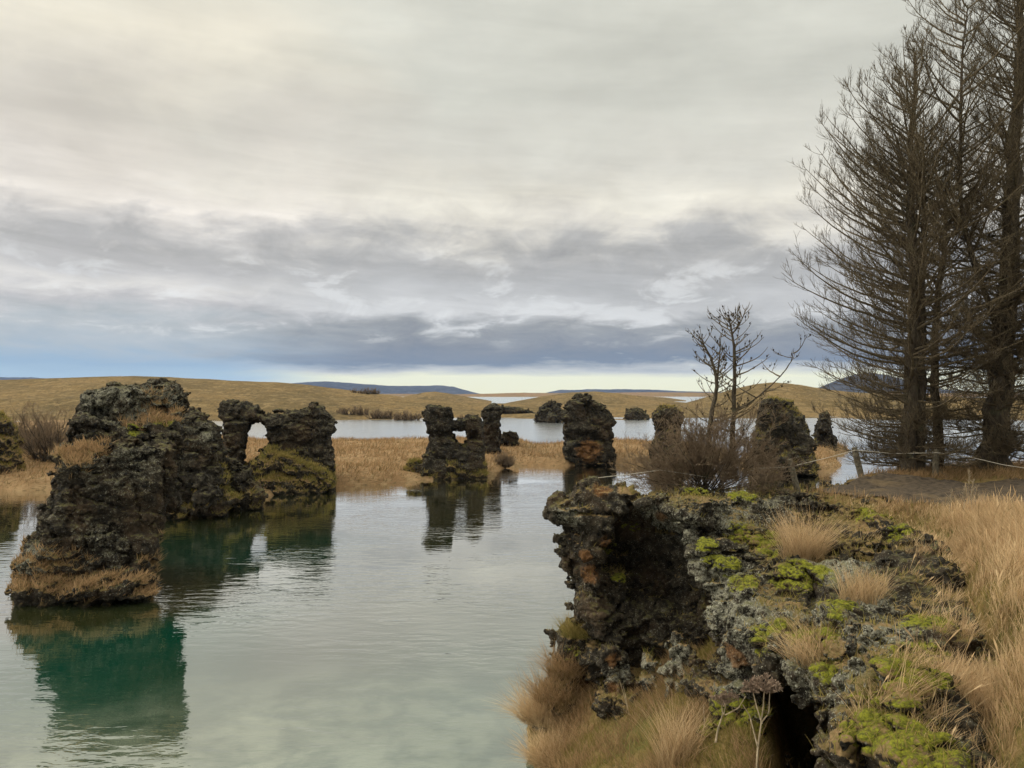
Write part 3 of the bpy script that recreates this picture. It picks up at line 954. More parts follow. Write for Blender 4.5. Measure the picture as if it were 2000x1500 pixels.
# the mass behind it
stack('lava_stack', 'broad dark lava mass joined behind the tallest left stack, cavernous at the waterline', 'rock stack', [
    dict(poly=[(235, 1030), (240, 900), (330, 815), (375, 805), (405, 812), (428, 832), (436, 870), (444, 920), (455, 985), (440, 1030), (380, 1030)], d=35.0, t=1.8, r=0.6, flare=0.2,
         carve=[(358, 990, 32.6, .8, .9, .5), (425, 880, 33.0, .5, .5, .7)], add=[(400, 965, 33.0, .5, .6, 1.0)]),
    dict(poly=[(430, 1020), (446, 930), (452, 905), (470, 910), (492, 930), (505, 955), (522, 970), (522, 1020)], d=36.5, t=2.0, r=0.6),
    ], 0.085, 3, 0.34, 1.0, M_ROCK_MID, veg_z=0.8, veg_up=0.3, veg=[(465, 925, 34.5, 1.0), (500, 965, 34.5, 1.2), (470, 950, 34, 1.2)], moss=[(500, 962, 34, .8), (470, 920, 34.5, .8)], blades=3500, blen=0.3, bw=0.03, seed=2.1, group='lava stacks in the lake',
    lichen=[(390, 850, 33, 1.0)])

# natural arch
stack('lava_arch', 'lava stack with a bridge of rock to a leaning pillar, forming an arch', 'rock arch', [
    dict(poly=[(428, 990), (446, 930), (440, 870), (438, 835), (428, 812), (424, 798), (436, 783), (455, 784), (480, 787), (502, 795), (508, 808), (520, 812), (545, 808), (575, 804), (600, 797), (612, 790), (632, 795), (645, 810), (659, 824), (656, 838), (650, 850), (652, 862), (655, 880), (655, 915), (652, 985)],
         holes=[[(486, 822), (482, 860), (478, 895), (476, 916), (505, 894), (526, 870), (522, 850), (517, 836), (512, 826)]], d=44.0, t=1.3, r=0.4, flare=0.5,
         carve=[(590, 868, 42.2, 1.7, 1.0, .75), (545, 852, 42.2, .9, .6, .6), (610, 890, 42.3, 1.1, .8, .5)]),
    dict(poly=[(485, 975), (486, 908), (520, 884), (560, 872), (600, 905), (650, 935), (662, 972)], d=42.8, t=1.4, r=0.7, flare=0.5),
    ], 0.075, 2, 0.22, 0.9, M_ROCK_MID, veg_z=1.7, veg_up=0.25, blades=7000, blen=0.3, bw=0.035, seed=3.4, group='lava stacks in the lake', veg=[(560, 930, 41, 3.0)])

# castle with the window
stack('lava_stack', 'castle shaped lava stack pierced by a small window, on the end of the grassy spit', 'rock stack', [
    dict(poly=[(820, 948), (824, 900), (838, 865), (836, 845), (828, 815), (827, 795), (840, 789), (865, 792), (884, 793), (887, 815), (886, 822), (894, 817), (908, 818), (918, 812), (925, 812), (934, 812), (940, 820), (947, 830), (947, 880), (948, 915), (955, 945)],
         holes=[[(885, 843), (911, 843), (911, 862), (904, 870), (894, 862)]], d=49.8, t=0.85, r=0.3, flare=0.7, lean=0.3,
         carve=[(868, 850, 49.0, 0.8, .35, .12), (925, 850, 49.2, .3, .5, .35)]),
    dict(poly=[(790, 925), (795, 905), (812, 898), (830, 912), (830, 935)], d=49.5, t=.6, r=0.3),
    ], 0.07, 1, 0.17, 0.85, M_ROCK_FAR, veg_z=1.0, veg_up=0.15, blades=3000, blen=0.3, bw=0.035, seed=4.2, group='lava stacks in the lake')
stack('lava_stack', 'slim brown lava pillar just behind the castle shaped stack', 'rock stack', [
    dict(poly=[(939, 895), (942, 830), (938, 806), (948, 792), (965, 790), (980, 795), (981, 810), (976, 822), (978, 895)], d=62.0, t=0.9, r=0.3),
    ], 0.12, 3, 0.24, 1.1, M_ROCK_FAR, veg_z=0.6, veg_up=0.1, seed=5.0, group='lava stacks in the lake')
stack('lava_rock', 'low dark lava rock on the spit beside the slim pillar', 'rock', [
    dict(poly=[(972, 885), (978, 848), (990, 834), (1002, 838), (1012, 852), (1020, 885)], d=66.0, t=1.0, r=0.4),
    ], 0.14, 3, 0.28, 1.0, M_ROCK_FAR, veg_z=0.3, veg_up=0.1, seed=5.6, group='low lava rocks')
# right broad pillar
stack('lava_stack', 'broad drum of dark lava with a crumbling knobbly crown, standing at the water', 'rock stack', [
    dict(poly=[(1095, 914), (1098, 870), (1099, 835), (1098, 815), (1101, 795), (1112, 778), (1130, 773), (1150, 778), (1170, 784), (1185, 798), (1198, 814), (1200, 832), (1194, 850), (1198, 875), (1204, 914)],
         d=59.5, t=1.9, r=0.8, flare=0.15, carve=[(1150, 852, 57.3, 1.9, .4, .35), (1150, 795, 57.4, .35, .6, .3), (1125, 850, 57.3, 1.2, .3, .5)]),
    ], 0.12, 3, 0.36, 1.2, M_ROCK_FAR, veg_z=0.3, veg_up=0.1, rust=[(1150, 882, 57.5, 1.6)], seed=6.3, group='lava stacks in the lake')
stack('lava_rock', 'dark lava crag on the far shore peeping out left of the drum', 'rock', [
    dict(poly=[(1044, 834), (1052, 800), (1062, 788), (1082, 785), (1098, 790), (1110, 834)], d=150.0, t=2.2, r=0.9),
    dict(poly=[(1058, 834), (1068, 808), (1085, 804), (1098, 815), (1102, 834)], d=147.0, t=1.5, r=0.6),
    ], 0.28, 3, 0.8, 2.4, M_ROCK_FAR, veg_z=0.2, veg_up=0.1, seed=7.0, group='low lava rocks')
# right, partly behind the saplings
stack('lava_stack', 'flat topped lava pillar half hidden behind the bare bush', 'rock stack', [
    dict(poly=[(1260, 925), (1276, 866), (1280, 845), (1272, 815), (1278, 800), (1300, 794), (1328, 798), (1334, 820), (1330, 850), (1336, 880), (1347, 925)], d=58.0, t=1.2, r=0.4, carve=[(1298, 832, 56.6, 1.0, .5, .6)]),
    ], 0.12, 3, 0.26, 1.1, M_ROCK_FAR, veg_z=0.8, veg_up=0.5, seed=8.1, blades=800, blen=0.3, bw=0.04, group='lava stacks in the lake')
stack('lava_stack', 'hunched mossy lava stack with a black hollow, right of the saplings on a grassy islet', 'rock stack', [
    dict(poly=[(1460, 935), (1470, 850), (1476, 815), (1480, 793), (1492, 784), (1520, 781), (1548, 788), (1555, 802), (1570, 815), (1578, 832), (1586, 850), (1592, 880), (1598, 935)], d=52.0, t=1.6, r=0.6, flare=0.2,
         carve=[(1533, 862, 49.9, 1.05, .9, 1.0), (1520, 830, 49.9, .35, .6, .5)]),
    ], 0.1, 3, 0.3, 1.1, M_ROCK_MID, veg_z=0.9, veg_up=0.45, seed=9.2, blades=2500, blen=0.3, bw=0.035, group='lava stacks in the lake')
stack('lava_stack', 'small ragged lava stack behind the hunched mossy one', 'rock stack', [
    dict(poly=[(1587, 895), (1592, 840), (1600, 812), (1610, 798), (1620, 806), (1624, 830), (1630, 850), (1635, 895)], d=70.0, t=1.2, r=0.4),
    ], 0.14, 3, 0.3, 1.1, M_ROCK_FAR, veg_z=0.6, veg_up=0.2, seed=10.4, group='lava stacks in the lake')
# mossy knoll at the left edge
stack('lava_rock', 'mossy grass covered lava knoll cut off by the left edge of the view', 'rock', [
    dict(poly=[(-150, 965), (-150, 800), (-70, 780), (-20, 795), (6, 815), (24, 838), (36, 862), (44, 890), (52, 920), (58, 950)], d=47.0, t=1.8, r=0.9, flare=0.3),
    ], 0.12, 3, 0.34, 1.2, M_ROCK_MID, veg_z=6.0, veg_up=0.95, seed=11.7, blades=7000, blen=0.3, bw=0.035, group='low lava rocks')
for i, (lab, poly, d, t) in enumerate([
    ('dark lava hummock on the moor, right behind the slim pillar', [(946, 806), (955, 797), (975, 791), (1000, 793), (1030, 799), (1050, 806), (1060, 814), (946, 814)], 192, 2),
    ('rounded lava mound by the far inlet, right of the drum', [(1218, 786), (1228, 777), (1245, 773), (1262, 776), (1280, 786)], 420, 5),
    ('low lava outcrop on the far shore between drum and flat topped pillar', [(1216, 832), (1225, 802), (1245, 797), (1262, 803), (1274, 832)], 165, 2.5),
    ('dark lava cap on the small hill left of the inlet', [(800, 772), (815, 766), (835, 764), (852, 768), (865, 774)], 510, 5),
    ]):
    stack('lava_rock', lab, 'rock', [dict(poly=poly, d=d, t=t, r=0.7)], d / 560.0, 3, d * 0.0038, d * 0.014, M_ROCK_FAR, veg_z=0.1, veg_up=0.25, seed=13.0 + i, group='low lava rocks')

# islets at the right
def islet(pxs, name_label, seed, hz=0.5, blades=6000):
    poly = [W(*p) for p in pxs]
    A = np.array(poly)
    def fn(x, y):
        d = -poly_sdf(x, y, poly) + 0.4 * fbm2(x, y, 0.6, 3, seed)
        return np.where(d > 0, hz * (1 - np.exp(-d / 0.5)) + 0.08 * np.clip(d, 0, 4) + 0.1 * fbm2(x, y, 1.2, 3, seed) * np.clip(d, 0, 1), d)
    lo, hi = A.min(0) - 1.2, A.max(0) + 1.2
    V, Q = grid_mesh(lo[0], hi[0], lo[1], hi[1], 0.25, fn)
    tag(link_mesh('terrain', mesh_np('terrain', V, Q), M_SPIT), kind='structure')
    g = np.random.default_rng(int(seed * 7))
    x = g.uniform(lo[0], hi[0], blades); y = g.uniform(lo[1], hi[1], blades)
    z = fn(x, y); ok = z > 0.1
    p = np.stack([x, y, z - 0.03], 1)[ok]
    o = link_mesh('grass', blades_mesh('grass', p, 0.4, 0.035, 1.0, int(seed * 7) + 1, rows=3, spread=0.6, droop=0.7), M_GRASS_BANK)
    tag(o, name_label, 'grass', kind='stuff')
islet([(1440, 915), (1520, 922), (1590, 926), (1632, 920), (1640, 908), (1625, 896), (1560, 890), (1450, 890)], 'dry grass on the islet under the hunched lava stack', 3.0)
islet([(1560, 892), (1620, 894), (1652, 886), (1660, 879), (1620, 872), (1560, 872)], 'dry grass on the islet under the small ragged stack', 4.0, 0.5, 4000)

# ------------------------------------------------------------------ the near shore: terrace, cliff and plateau
MASS = [(1.95, -3.0), (2.0, 4.6), (2.15, 5.6), (2.4, 6.6), (2.45, 7.6), (2.2, 8.6), (2.05, 9.6), (2.6, 10.3), (2.0, 10.95), (0.95, 11.2), (0.62, 11.8), (1.0, 12.5), (2.4, 13.0), (4.0, 13.6), (6, 15.6), (9, 17.6), (16, 19), (32, 20), (32, -3)]
SOIL = [(2.5, -3), (2.6, 4.2), (3.15, 5.6), (4.15, 7.6), (4.85, 9.2), (5.0, 10.4), (4.7, 11.2), (4.3, 12.2), (4.3, 13.3), (6, 15.1), (9, 17.2), (30, 18.9), (30, -3)]
SHORE = [(0.55, -3), (0.5, 6), (0.38, 9), (0.3, 11.1), (0.22, 12.4), (0.4, 13.0), (1.2, 13.6), (4, 14.4), (6, 16.6), (9, 18.6), (16, 20), (40, 21), (40, -3)]
PATH = [(4.0, 13.75), (5.0, 14.1), (6.0, 14.2), (8, 13.8), (13, 13.3), (13, 9.2), (7.4, 9.3), (6.1, 10.2), (5.5, 11.0), (4.9, 11.9), (4.4, 12.9)]

def top_height(x, y):
    din = -poly_sdf(x, y, MASS)
    near = 1 - sstep(9.2, 10.6, y)
    T = 3.45 - 0.72 * (1 - sstep(0.0, 2.3, din)) * near
    ledge = sstep(8.6, 9.4, y) * (1 - sstep(10.7, 11.4, y)) * (1 - sstep(3.6, 4.8, x))
    T = T * (1 - ledge) + 3.02 * ledge
    ridge = sstep(10.8, 11.5, y) * (1 - sstep(3.9, 5.2, x))
    T = T - 0.02 * ridge
    return T, din

def soil_mask(x, y):
    return sstep(-0.25, 0.35, -poly_sdf(x, y, SOIL))

def terrace(x, y):
    d = -poly_sdf(x, y, SHORE)
    n = fbm2(x, y, 1.0, 3, 21.0)
    pit = 1.5 * np.exp(-((x - 0.363 * y) / 0.34) ** 2) * sstep(6.5, 7.2, y) * (1 - sstep(9.3, 9.9, y))
    z = -pit + np.where(d > 0, 0.30 * (1 - np.exp(-d / 0.2)) + 0.82 * np.clip(d, 0, 2.2) * (1 - 0.35 * sstep(9, 12, y)), d * 1.2) + 0.12 * n * sstep(0, 0.6, d)
    return z

def ground_height(x, y):
    T, din = top_height(x, y)
    so = soil_mask(x, y)
    L = terrace(x, y)
    up = sstep(0.0, 0.5, din - 0.5 - (0.75 * sstep(5.6, 6.2, y) + 0.45 * sstep(7.8, 8.8, y)) * (1 - sstep(3.7, 4.6, x)))
    n = fbm2(x, y, 0.9, 3, 30.0)
    top = T - 0.5 + 0.56 * so + 0.07 * n * so
    top = top + so * 0.10 * sstep(13.4, 14.6, y) * (1 - sstep(16, 17, y))
    z = L * (1 - up) + top * up
    return np.maximum(z, -1.0)

def cliff_base(X, Y, Z):
    x2, y2 = X[:, :, 0], Y[:, :, 0]
    T, din = top_height(x2, y2)
    so = soil_mask(x2, y2)
    T = T - 0.45 * so
    und = 0.0
    # the wall leans out towards the top on the water side and hollows out at the foot
    lean = sstep(10.2, 11.2, y2)[:, :, None] * (1 - sstep(0.6, 3.2, Z)) * 0.55
    side = -din[:, :, None] + lean
    D = smax(side, Z - T[:, :, None], 0.3)
    for (px, py, d, rx, ry, rz) in ADD:
        D = smin(D, ellipsoid(X, Y, Z, P(px, py, d), (rx, ry, rz)), 0.12)
    for (px, py, d, rx, ry, rz) in CARVE:
        D = smax(D, -ellipsoid(X, Y, Z, P(px, py, d), (rx, ry, rz)), 0.10)
    for (px, py, d, rx, ry, rz) in ADD2:
        D = smin(D, ellipsoid(X, Y, Z, P(px, py, d), (rx, ry, rz)), 0.10)
    return D

ADD = [
    # prow
    (1155, 985, 11.5, .30, .45, .42), (1105, 1000, 11.6, .28, .4, .26), (1190, 1010, 11.4, .5, .5, .45), (1185, 1100, 11.4, .42, .5, .6), (1170, 1180, 11.5, .3, .5, .6),
    (1160, 1270, 11.7, .25, .5, .8), (1165, 945, 11.6, .16, .25, .20), (1215, 965, 11.5, .3, .4, .2),
    # ridge blocks along the skyline
    (1270, 1015, 11.2, .5, .45, .33), (1340, 1015, 11.2, .55, .5, .33), (1440, 1015, 11.7, .65, .5, .33), (1520, 1012, 11.9, .5, .5, .36), (1585, 1000, 12.3, .4, .4, .3),
    (1640, 1030, 11.4, .45, .4, .25), (1690, 1040, 10.9, .45, .45, .3), (1720, 1010, 11.6, .35, .35, .22),
    # big pale boulder and the rocks right of it
    (1415, 1140, 9.8, .5, .6, .50), (1375, 1120, 9.9, .26, .4, .42), (1480, 1165, 9.4, .5, .6, .45), (1550, 1160, 9.2, .45, .5, .38), (1600, 1100, 9.9, .4, .4, .25), (1640, 1110, 9.8, .3, .3, .3),
    (1620, 1180, 8.9, .35, .4, .3), (1690, 1100, 9.9, .35, .35, .22),
    # the nose over the cave
    (1560, 1275, 7.9, .5, .6, .36), (1490, 1260, 8.4, .42, .5, .5), (1640, 1290, 7.4, .5, .6, .42), (1700, 1230, 7.7, .4, .5, .36), (1690, 1340, 6.7, .42, .6, .42), (1730, 1420, 5.9, .36, .6, .4), (1740, 1490, 5.4, .3, .6, .35),
]
CARVE = [
    (1270, 1130, 10.8, .62, 1.3, .85), (1240, 1060, 10.9, .30, 1.0, .4), (1330, 1180, 10.4, .55, 1.2, .55), (1250, 1250, 10.8, .38, .6, .5), (1385, 1235, 9.7, .55, 1.0, .30), (1300, 1060, 10.7, .25, 1.0, .35),
    (1590, 1440, 7.0, .42, .9, .46), (1582, 1432, 8.0, .42, 1.0, .52), (1575, 1430, 9.0, .40, .9, .5), (1530, 1395, 7.5, .36, .9, .28), (1648, 1505, 6.4, .32, .9, .46), (1615, 1420, 6.9, .22, .9, .26), (1650, 1475, 6.6, .24, .9, .30), (1590, 1520, 6.8, .4, 1.0, .5),
    (1590, 1010, 11.3, .35, .3, .25), (1450, 1060, 10.6, .6, .25, .14), (1660, 1075, 10.4, .4, .25, .14),
]
ADD2 = [
    (1320, 1290, 9.9, .22, .3, .42), (1335, 1350, 9.7, .32, .3, .40), (1260, 1270, 10.5, .16, .3, .33), (1270, 1330, 10.4, .25, .3, .25), (1200, 1300, 11.0, .22, .3, .36), (1210, 1350, 10.9, .25, .3, .22),
    (1430, 1265, 9.0, .20, .35, .50), (1445, 1330, 8.7, .35, .4, .4), (1390, 1330, 9.1, .35, .35, .32), (1220, 1380, 10.5, .4, .3, .2), (1300, 1385, 10.0, .4, .3, .2), (1370, 1390, 9.3, .35, .35, .22),
    (1120, 1300, 12.0, .40, .5, .74), (1205, 1155, 11.75, .28, .25, .30), (1085, 1395, 11.9, .34, .5, .42), (1112, 1260, 12.3, .2, .3, .3), (1110, 1380, 11.8, .4, .6, .45), (1400, 1430, 8.4, .3, .3, .2), (1425, 1455, 7.5, .42, .4, .30),
]
def build_cliff():
    lo, hi = (-0.1, 3.2, -0.35), (8.2, 16.4, 4.35)
    V, Q, N = rock_mesh('lava_cliff', cliff_base, lo, hi, 0.031, 3, 0.165, 0.62, 20.5, band=0.34)
    # only the open face and the top: what lies deep under the soil is dropped
    so = soil_mask(V[:, 0], V[:, 1])
    din = -poly_sdf(V[:, 0], V[:, 1], SOIL)
    keep = (din[Q] < 0.7).any(1)
    Q = Q[keep]
    used = np.unique(Q); mp = np.full(len(V), -1); mp[used] = np.arange(len(used))
    return V[used], mp[Q], N[used]
CV, CQ, CN = build_cliff()
def bvh_of(V, Q):
    return BVHTree.FromPolygons(V.tolist(), Q.tolist())
GV, GQ = grid_mesh(-0.6, 31, -3, 22, 0.10, ground_height)
B_CLIFF = bvh_of(CV, CQ); B_GROUND = bvh_of(GV, GQ)
EYE = Vector((0, 0, CAM_Z))
def hit(px, py, both=True):
    """first point of cliff or ground in the direction of that pixel"""
    d = Vector(P(px, py, 10.0)) - EYE; d.normalize()
    best = None
    for B in (B_CLIFF, B_GROUND) if both else (B_CLIFF,):
        r = B.ray_cast(EYE, d)
        if r[0] is not None and (best is None or r[3] < best[1]): best = (np.array(r[0]), r[3])
    return None if best is None else best[0]
def spots(V, lst, f=1.0):
    m = np.zeros(len(V))
    for (px, py, r) in lst:
        r = r * f
        c = hit(px, py)
        if c is None: continue
        m = np.maximum(m, 1 - np.linalg.norm((V - c) / np.array([1.0, 1.3, 0.8]), axis=1) / r)
    return np.clip(m * 1.6, 0, 1)
MOSS = [(1380, 1065, .25), (1440, 1050, .4), (1500, 1060, .35), (1420, 1105, .28), (1390, 1100, .2), (1450, 1140, .3), (1520, 1140, .2), (1500, 1090, .3), (1560, 1125, .4), (1600, 1125, .25), (1640, 1185, .28), (1625, 1205, .2),
        (1500, 1250, .35), (1520, 1235, .25), (1610, 1240, .25), (1620, 1320, .22), (1560, 1250, .2), (1740, 1010, .45), (1700, 1010, .3), (1760, 1050, .3), (1810, 1220, .35), (1740, 1310, .3), (1760, 1290, .25), (1810, 1290, .3), (1800, 1320, .3),
        (1710, 1400, .3), (1690, 1440, .25), (1780, 1420, .35), (1800, 1460, .4), (1950, 1310, .25), (1120, 1280, .25), (1440, 1415, .6), (1460, 1440, .6), (1410, 1430, .5), (1180, 1070, .3), (1230, 1030, .25), (1210, 1130, .2), (1300, 960, .35), (1360, 965, .35), (1450, 965, .35)]
RUST = [(1175, 955, .25), (1140, 1090, .25), (1150, 1120, .3), (1200, 1290, .22), (1200, 1345, .2), (1440, 1290, .22), (1430, 1275, .2), (1150, 1360, .3), (1140, 1330, .3), (1190, 1060, .25), (1290, 1010, .2)]
LICH = [(1400, 1160, .8), (1360, 1130, .5), (1480, 1200, .7), (1550, 1210, .6), (1700, 1220, .6), (1690, 1170, .4), (1300, 1020, .6), (1340, 1040, .5), (1430, 1010, .7), (1520, 1000, .6), (1320, 1300, .6), (1440, 1330, .6), (1270, 1300, .4),
        (1600, 1290, .6), (1560, 1300, .5), (1660, 1330, .6), (1640, 1110, .5), (1210, 1310, .3), (1110, 1010, .3), (1530, 1310, .4)]
VEG = [(1470, 1060, .5), (1540, 1060, .5), (1570, 1080, .5), (1600, 1010, .6), (1650, 1000, .5), (1700, 1090, .5), (1130, 1240, .5), (1120, 1320, .5), (1100, 1380, .7), (1560, 1230, .3), (1600, 1260, .35), (1640, 1300, .35), (1740, 1340, .5), (1700, 1380, .5),
       (1230, 960, .3), (1250, 965, .3), (1400, 960, .4), (1500, 955, .4), (1560, 960, .5), (1640, 970, .5), (1720, 1450, .5), (1690, 1480, .5)]
n1 = fbm(CV * 1.3 + 4.0, 3)
up = CN[:, 2]
_veg = np.maximum(spots(CV, VEG) * sstep(0.0, 0.4, up + 0.3 * n1), 0.75 * sstep(0.7, 1.0, up + 0.5 * n1))
_veg = np.maximum(_veg, sstep(0.5, 0.0, CV[:, 2] - terrace(CV[:, 0], CV[:, 1])) * sstep(0.1, 0.7, up + 0.3 * n1) * 0.9)
cmask = np.stack([_veg, spots(CV, MOSS), spots(CV, RUST), spots(CV, LICH)], 1)
CV = CV + CN * (0.045 * sstep(0.35, 0.8, cmask[:, 1]) * sstep(-0.1, 0.3, up))[:, None]
o = link_mesh('lava_cliff', mesh_np('lava_cliff', CV, CQ, True, {'mask': cmask}), M_ROCK_NEAR)
tag(o, 'mossy overhanging lava cliff with caves below the footpath, nearest of all the rocks', 'cliff')

def ground_material():
    m, nt, out = new_mat('turf_ground')
    p = nt.pos()
    n1 = nt.noise(p, 1.1, 5, 0.6); n2 = nt.noise(p, 9.0, 5, 0.65); n3 = nt.noise(p, 45.0, 4, 0.7)
    c = nt.mix(nt.step(0.38, 0.62, n2), (0.20, 0.135, 0.055), (0.115, 0.09, 0.03))
    c = nt.mix(nt.step(0.50, 0.66, n1) * 0.7, c, (0.075, 0.085, 0.018))
    c = nt.mix(nt.step(0.5, 0.7, n3) * 0.5, c, (0.30, 0.21, 0.10))
    principled(nt, out, c, 0.95, n2 + n3 * 0.6, 1.0, 0.05, 0.1)
    return m
def path_material():
    m, nt, out = new_mat('trodden_mud')
    p = nt.pos()
    n1 = nt.noise(p, 1.6, 5, 0.6); n2 = nt.noise(p, 11.0, 6, 0.7)
    c = nt.mix(nt.step(0.35, 0.65, n2), (0.034, 0.025, 0.017), (0.088, 0.065, 0.043))
    c = nt.mix(nt.step(0.52, 0.68, n1) * 0.6, c, (0.15, 0.105, 0.055))
    principled(nt, out, c, 0.9, n2 + n1, 1.0, 0.06, 0.2)
    return m
tag(link_mesh('ground', mesh_np('ground', GV, GQ), ground_material()), kind='structure')
def path_h(x, y):
    d = -poly_sdf(x, y, PATH) + 0.25 * fbm2(x, y, 1.5, 3, 44.0)
    n = fbm2(x, y, 2.6, 4, 45.0)
    return np.where(d > 0, ground_height(x, y) + 0.012 + 0.05 * np.abs(n) + 0.02 * np.clip(d, 0, 1), -9.0)
xs = np.arange(3.5, 13.5, 0.06); ys = np.arange(8.6, 14.8, 0.06)
X, Y = np.meshgrid(xs, ys, indexing='ij'); Z = path_h(X, Y)
a, b = X.shape; I = np.arange(a * b).reshape(a, b)
Q = np.stack([I[:-1, :-1], I[1:, :-1], I[1:, 1:], I[:-1, 1:]], -1).reshape(-1, 4)
V = np.stack([X, Y, Z], -1).reshape(-1, 3)
Q = Q[(V[:, 2][Q] > -1).all(1)]; used = np.unique(Q); mp = np.full(len(V), -1); mp[used] = np.arange(len(used))
tag(link_mesh('path', mesh_np('path', V[used], mp[Q]), path_material()), kind='structure')

# ------------------------------------------------------------------ grass of the near shore
def gz(x, y):
    return ground_height(np.asarray(x, float), np.asarray(y, float))
def tall_grass():
    g = np.random.default_rng(31)
    n = 6500
    x = g.uniform(2.0, 7.2, n); y = g.uniform(3.0, 11.3, n)
    din = -poly_sdf(x, y, SOIL) + 0.30 * fbm2(x, y, 0.8, 3, 60.0)
    pd = -poly_sdf(x, y, PATH)
    cl = fbm2(x, y, 0.75, 3, 61.0)
    ok = ((din > 0.0) | ((din > -0.55) & (g.random(n) < 0.16))) & (pd < -0.25 - 0.25 * fbm2(x, y, 0.9, 2, 66.0)) & (x < 0.66 * y + 1.0) & (cl > g.uniform(-0.75, 0.05, n))
    x, y, cl, din = x[ok], y[ok], cl[ok], din[ok]
    m = len(x)
    per = 58
    k = np.repeat(np.arange(m), per)
    rad = g.uniform(0.05, 0.13, m)[k]
    a = g.uniform(0, 2 * np.pi, len(k)); r = rad * np.sqrt(g.random(len(k)))
    bx, by = x[k] + r * np.cos(a), y[k] + r * np.sin(a)
    L = 0.36 + 0.28 * np.clip(cl, -0.5, 0.8) + g.normal(0, 0.07, m)
    L = np.clip(L * 1.12, 0.16, 0.85) * (0.55 + 0.45 * sstep(0.0, 0.7, din)) * (1 - 0.42 * sstep(6.5, 9.5, y))
    zr = np.full(m, -9.0)
    for i in range(m):
        if din[i] < 0.6:
            h_ = B_CLIFF.ray_cast(Vector((x[i], y[i], 6.0)), Vector((0, 0, -1)))
            if h_[0] is not None: zr[i] = h_[0][2] - 0.03
    lw = 0.30 + 0.30 * fbm2(x, y, 0.9, 2, 70.0) + g.normal(0, 0.14, m)
    lw2 = 0.05 + 0.30 * fbm2(x, y, 0.9, 2, 73.0) + g.normal(0, 0.12, m)
    tint = np.clip(0.42 + 0.4 * fbm2(x, y, 1.3, 2, 76.0) + g.normal(0, 0.12, m), 0, 1)
    o = link_mesh('grass', blades_mesh('grass', np.stack([bx, by, np.maximum(gz(bx, by), zr[k]) - 0.03], 1), L[k], 0.0047, 1.2, 32, rows=5, spread=0.5, droop=0.85, wind=np.stack([lw, lw2], 1)[k], tint=tint[k]), M_GRASS_TALL)
    tag(o, 'tall straw coloured grass covering the slope below the path', 'grass', kind='stuff')
    # stiff flowering stems with seed heads that stand out of the clumps
    e = g.choice(m, 1500)
    sx, sy = x[e] + g.normal(0, .08, 1500), y[e] + g.normal(0, .08, 1500)
    o = link_mesh('grass', blades_mesh('grass', np.stack([sx, sy, np.maximum(gz(sx, sy), zr[e]) - 0.03], 1), L[e] * 1.28, 0.0048, 1.2, 39, rows=9, spread=0.35, droop=0.6, wind=np.stack([lw, lw2], 1)[e] * 0.8, heads=True), M_GRASS_TALL)
    tag(o, 'flowering grass stems with seed heads among the tall straw coloured grass', 'grass', kind='stuff')
    # coarse bent blades and old litter
    e = g.choice(m, 9000)
    sx, sy = x[e] + g.normal(0, .1, 9000), y[e] + g.normal(0, .1, 9000)
    o = link_mesh('grass', blades_mesh('grass', np.stack([sx, sy, np.maximum(gz(sx, sy), zr[e]) - 0.02], 1), L[e] * 0.75, 0.009, 1.2, 40, rows=5, spread=1.1, droop=1.6, wind=np.stack([lw, lw2], 1)[e]), M_GRASS_BANK)
    tag(o, 'coarse bent old blades in the tall straw coloured grass', 'grass', kind='stuff')
    # low green and brown growth between the tall clumps
    n = 60000
    x = g.uniform(2.0, 7.2, n); y = g.uniform(3.0, 11.0, n)
    ok = (-poly_sdf(x, y, SOIL) > -0.1) & (-poly_sdf(x, y, PATH) < -0.05) & (x < 0.66 * y + 1.0)
    x, y = x[ok], y[ok]
    o = link_mesh('grass', blades_mesh('grass', np.stack([x, y, gz(x, y) - 0.02], 1), 0.15, 0.005, 1.0, 38, rows=3, spread=0.8, droop=0.9), M_GRASS_OLIVE)
    tag(o, 'short olive undergrowth between the tall straw coloured grass', 'grass', kind='stuff')
tall_grass()
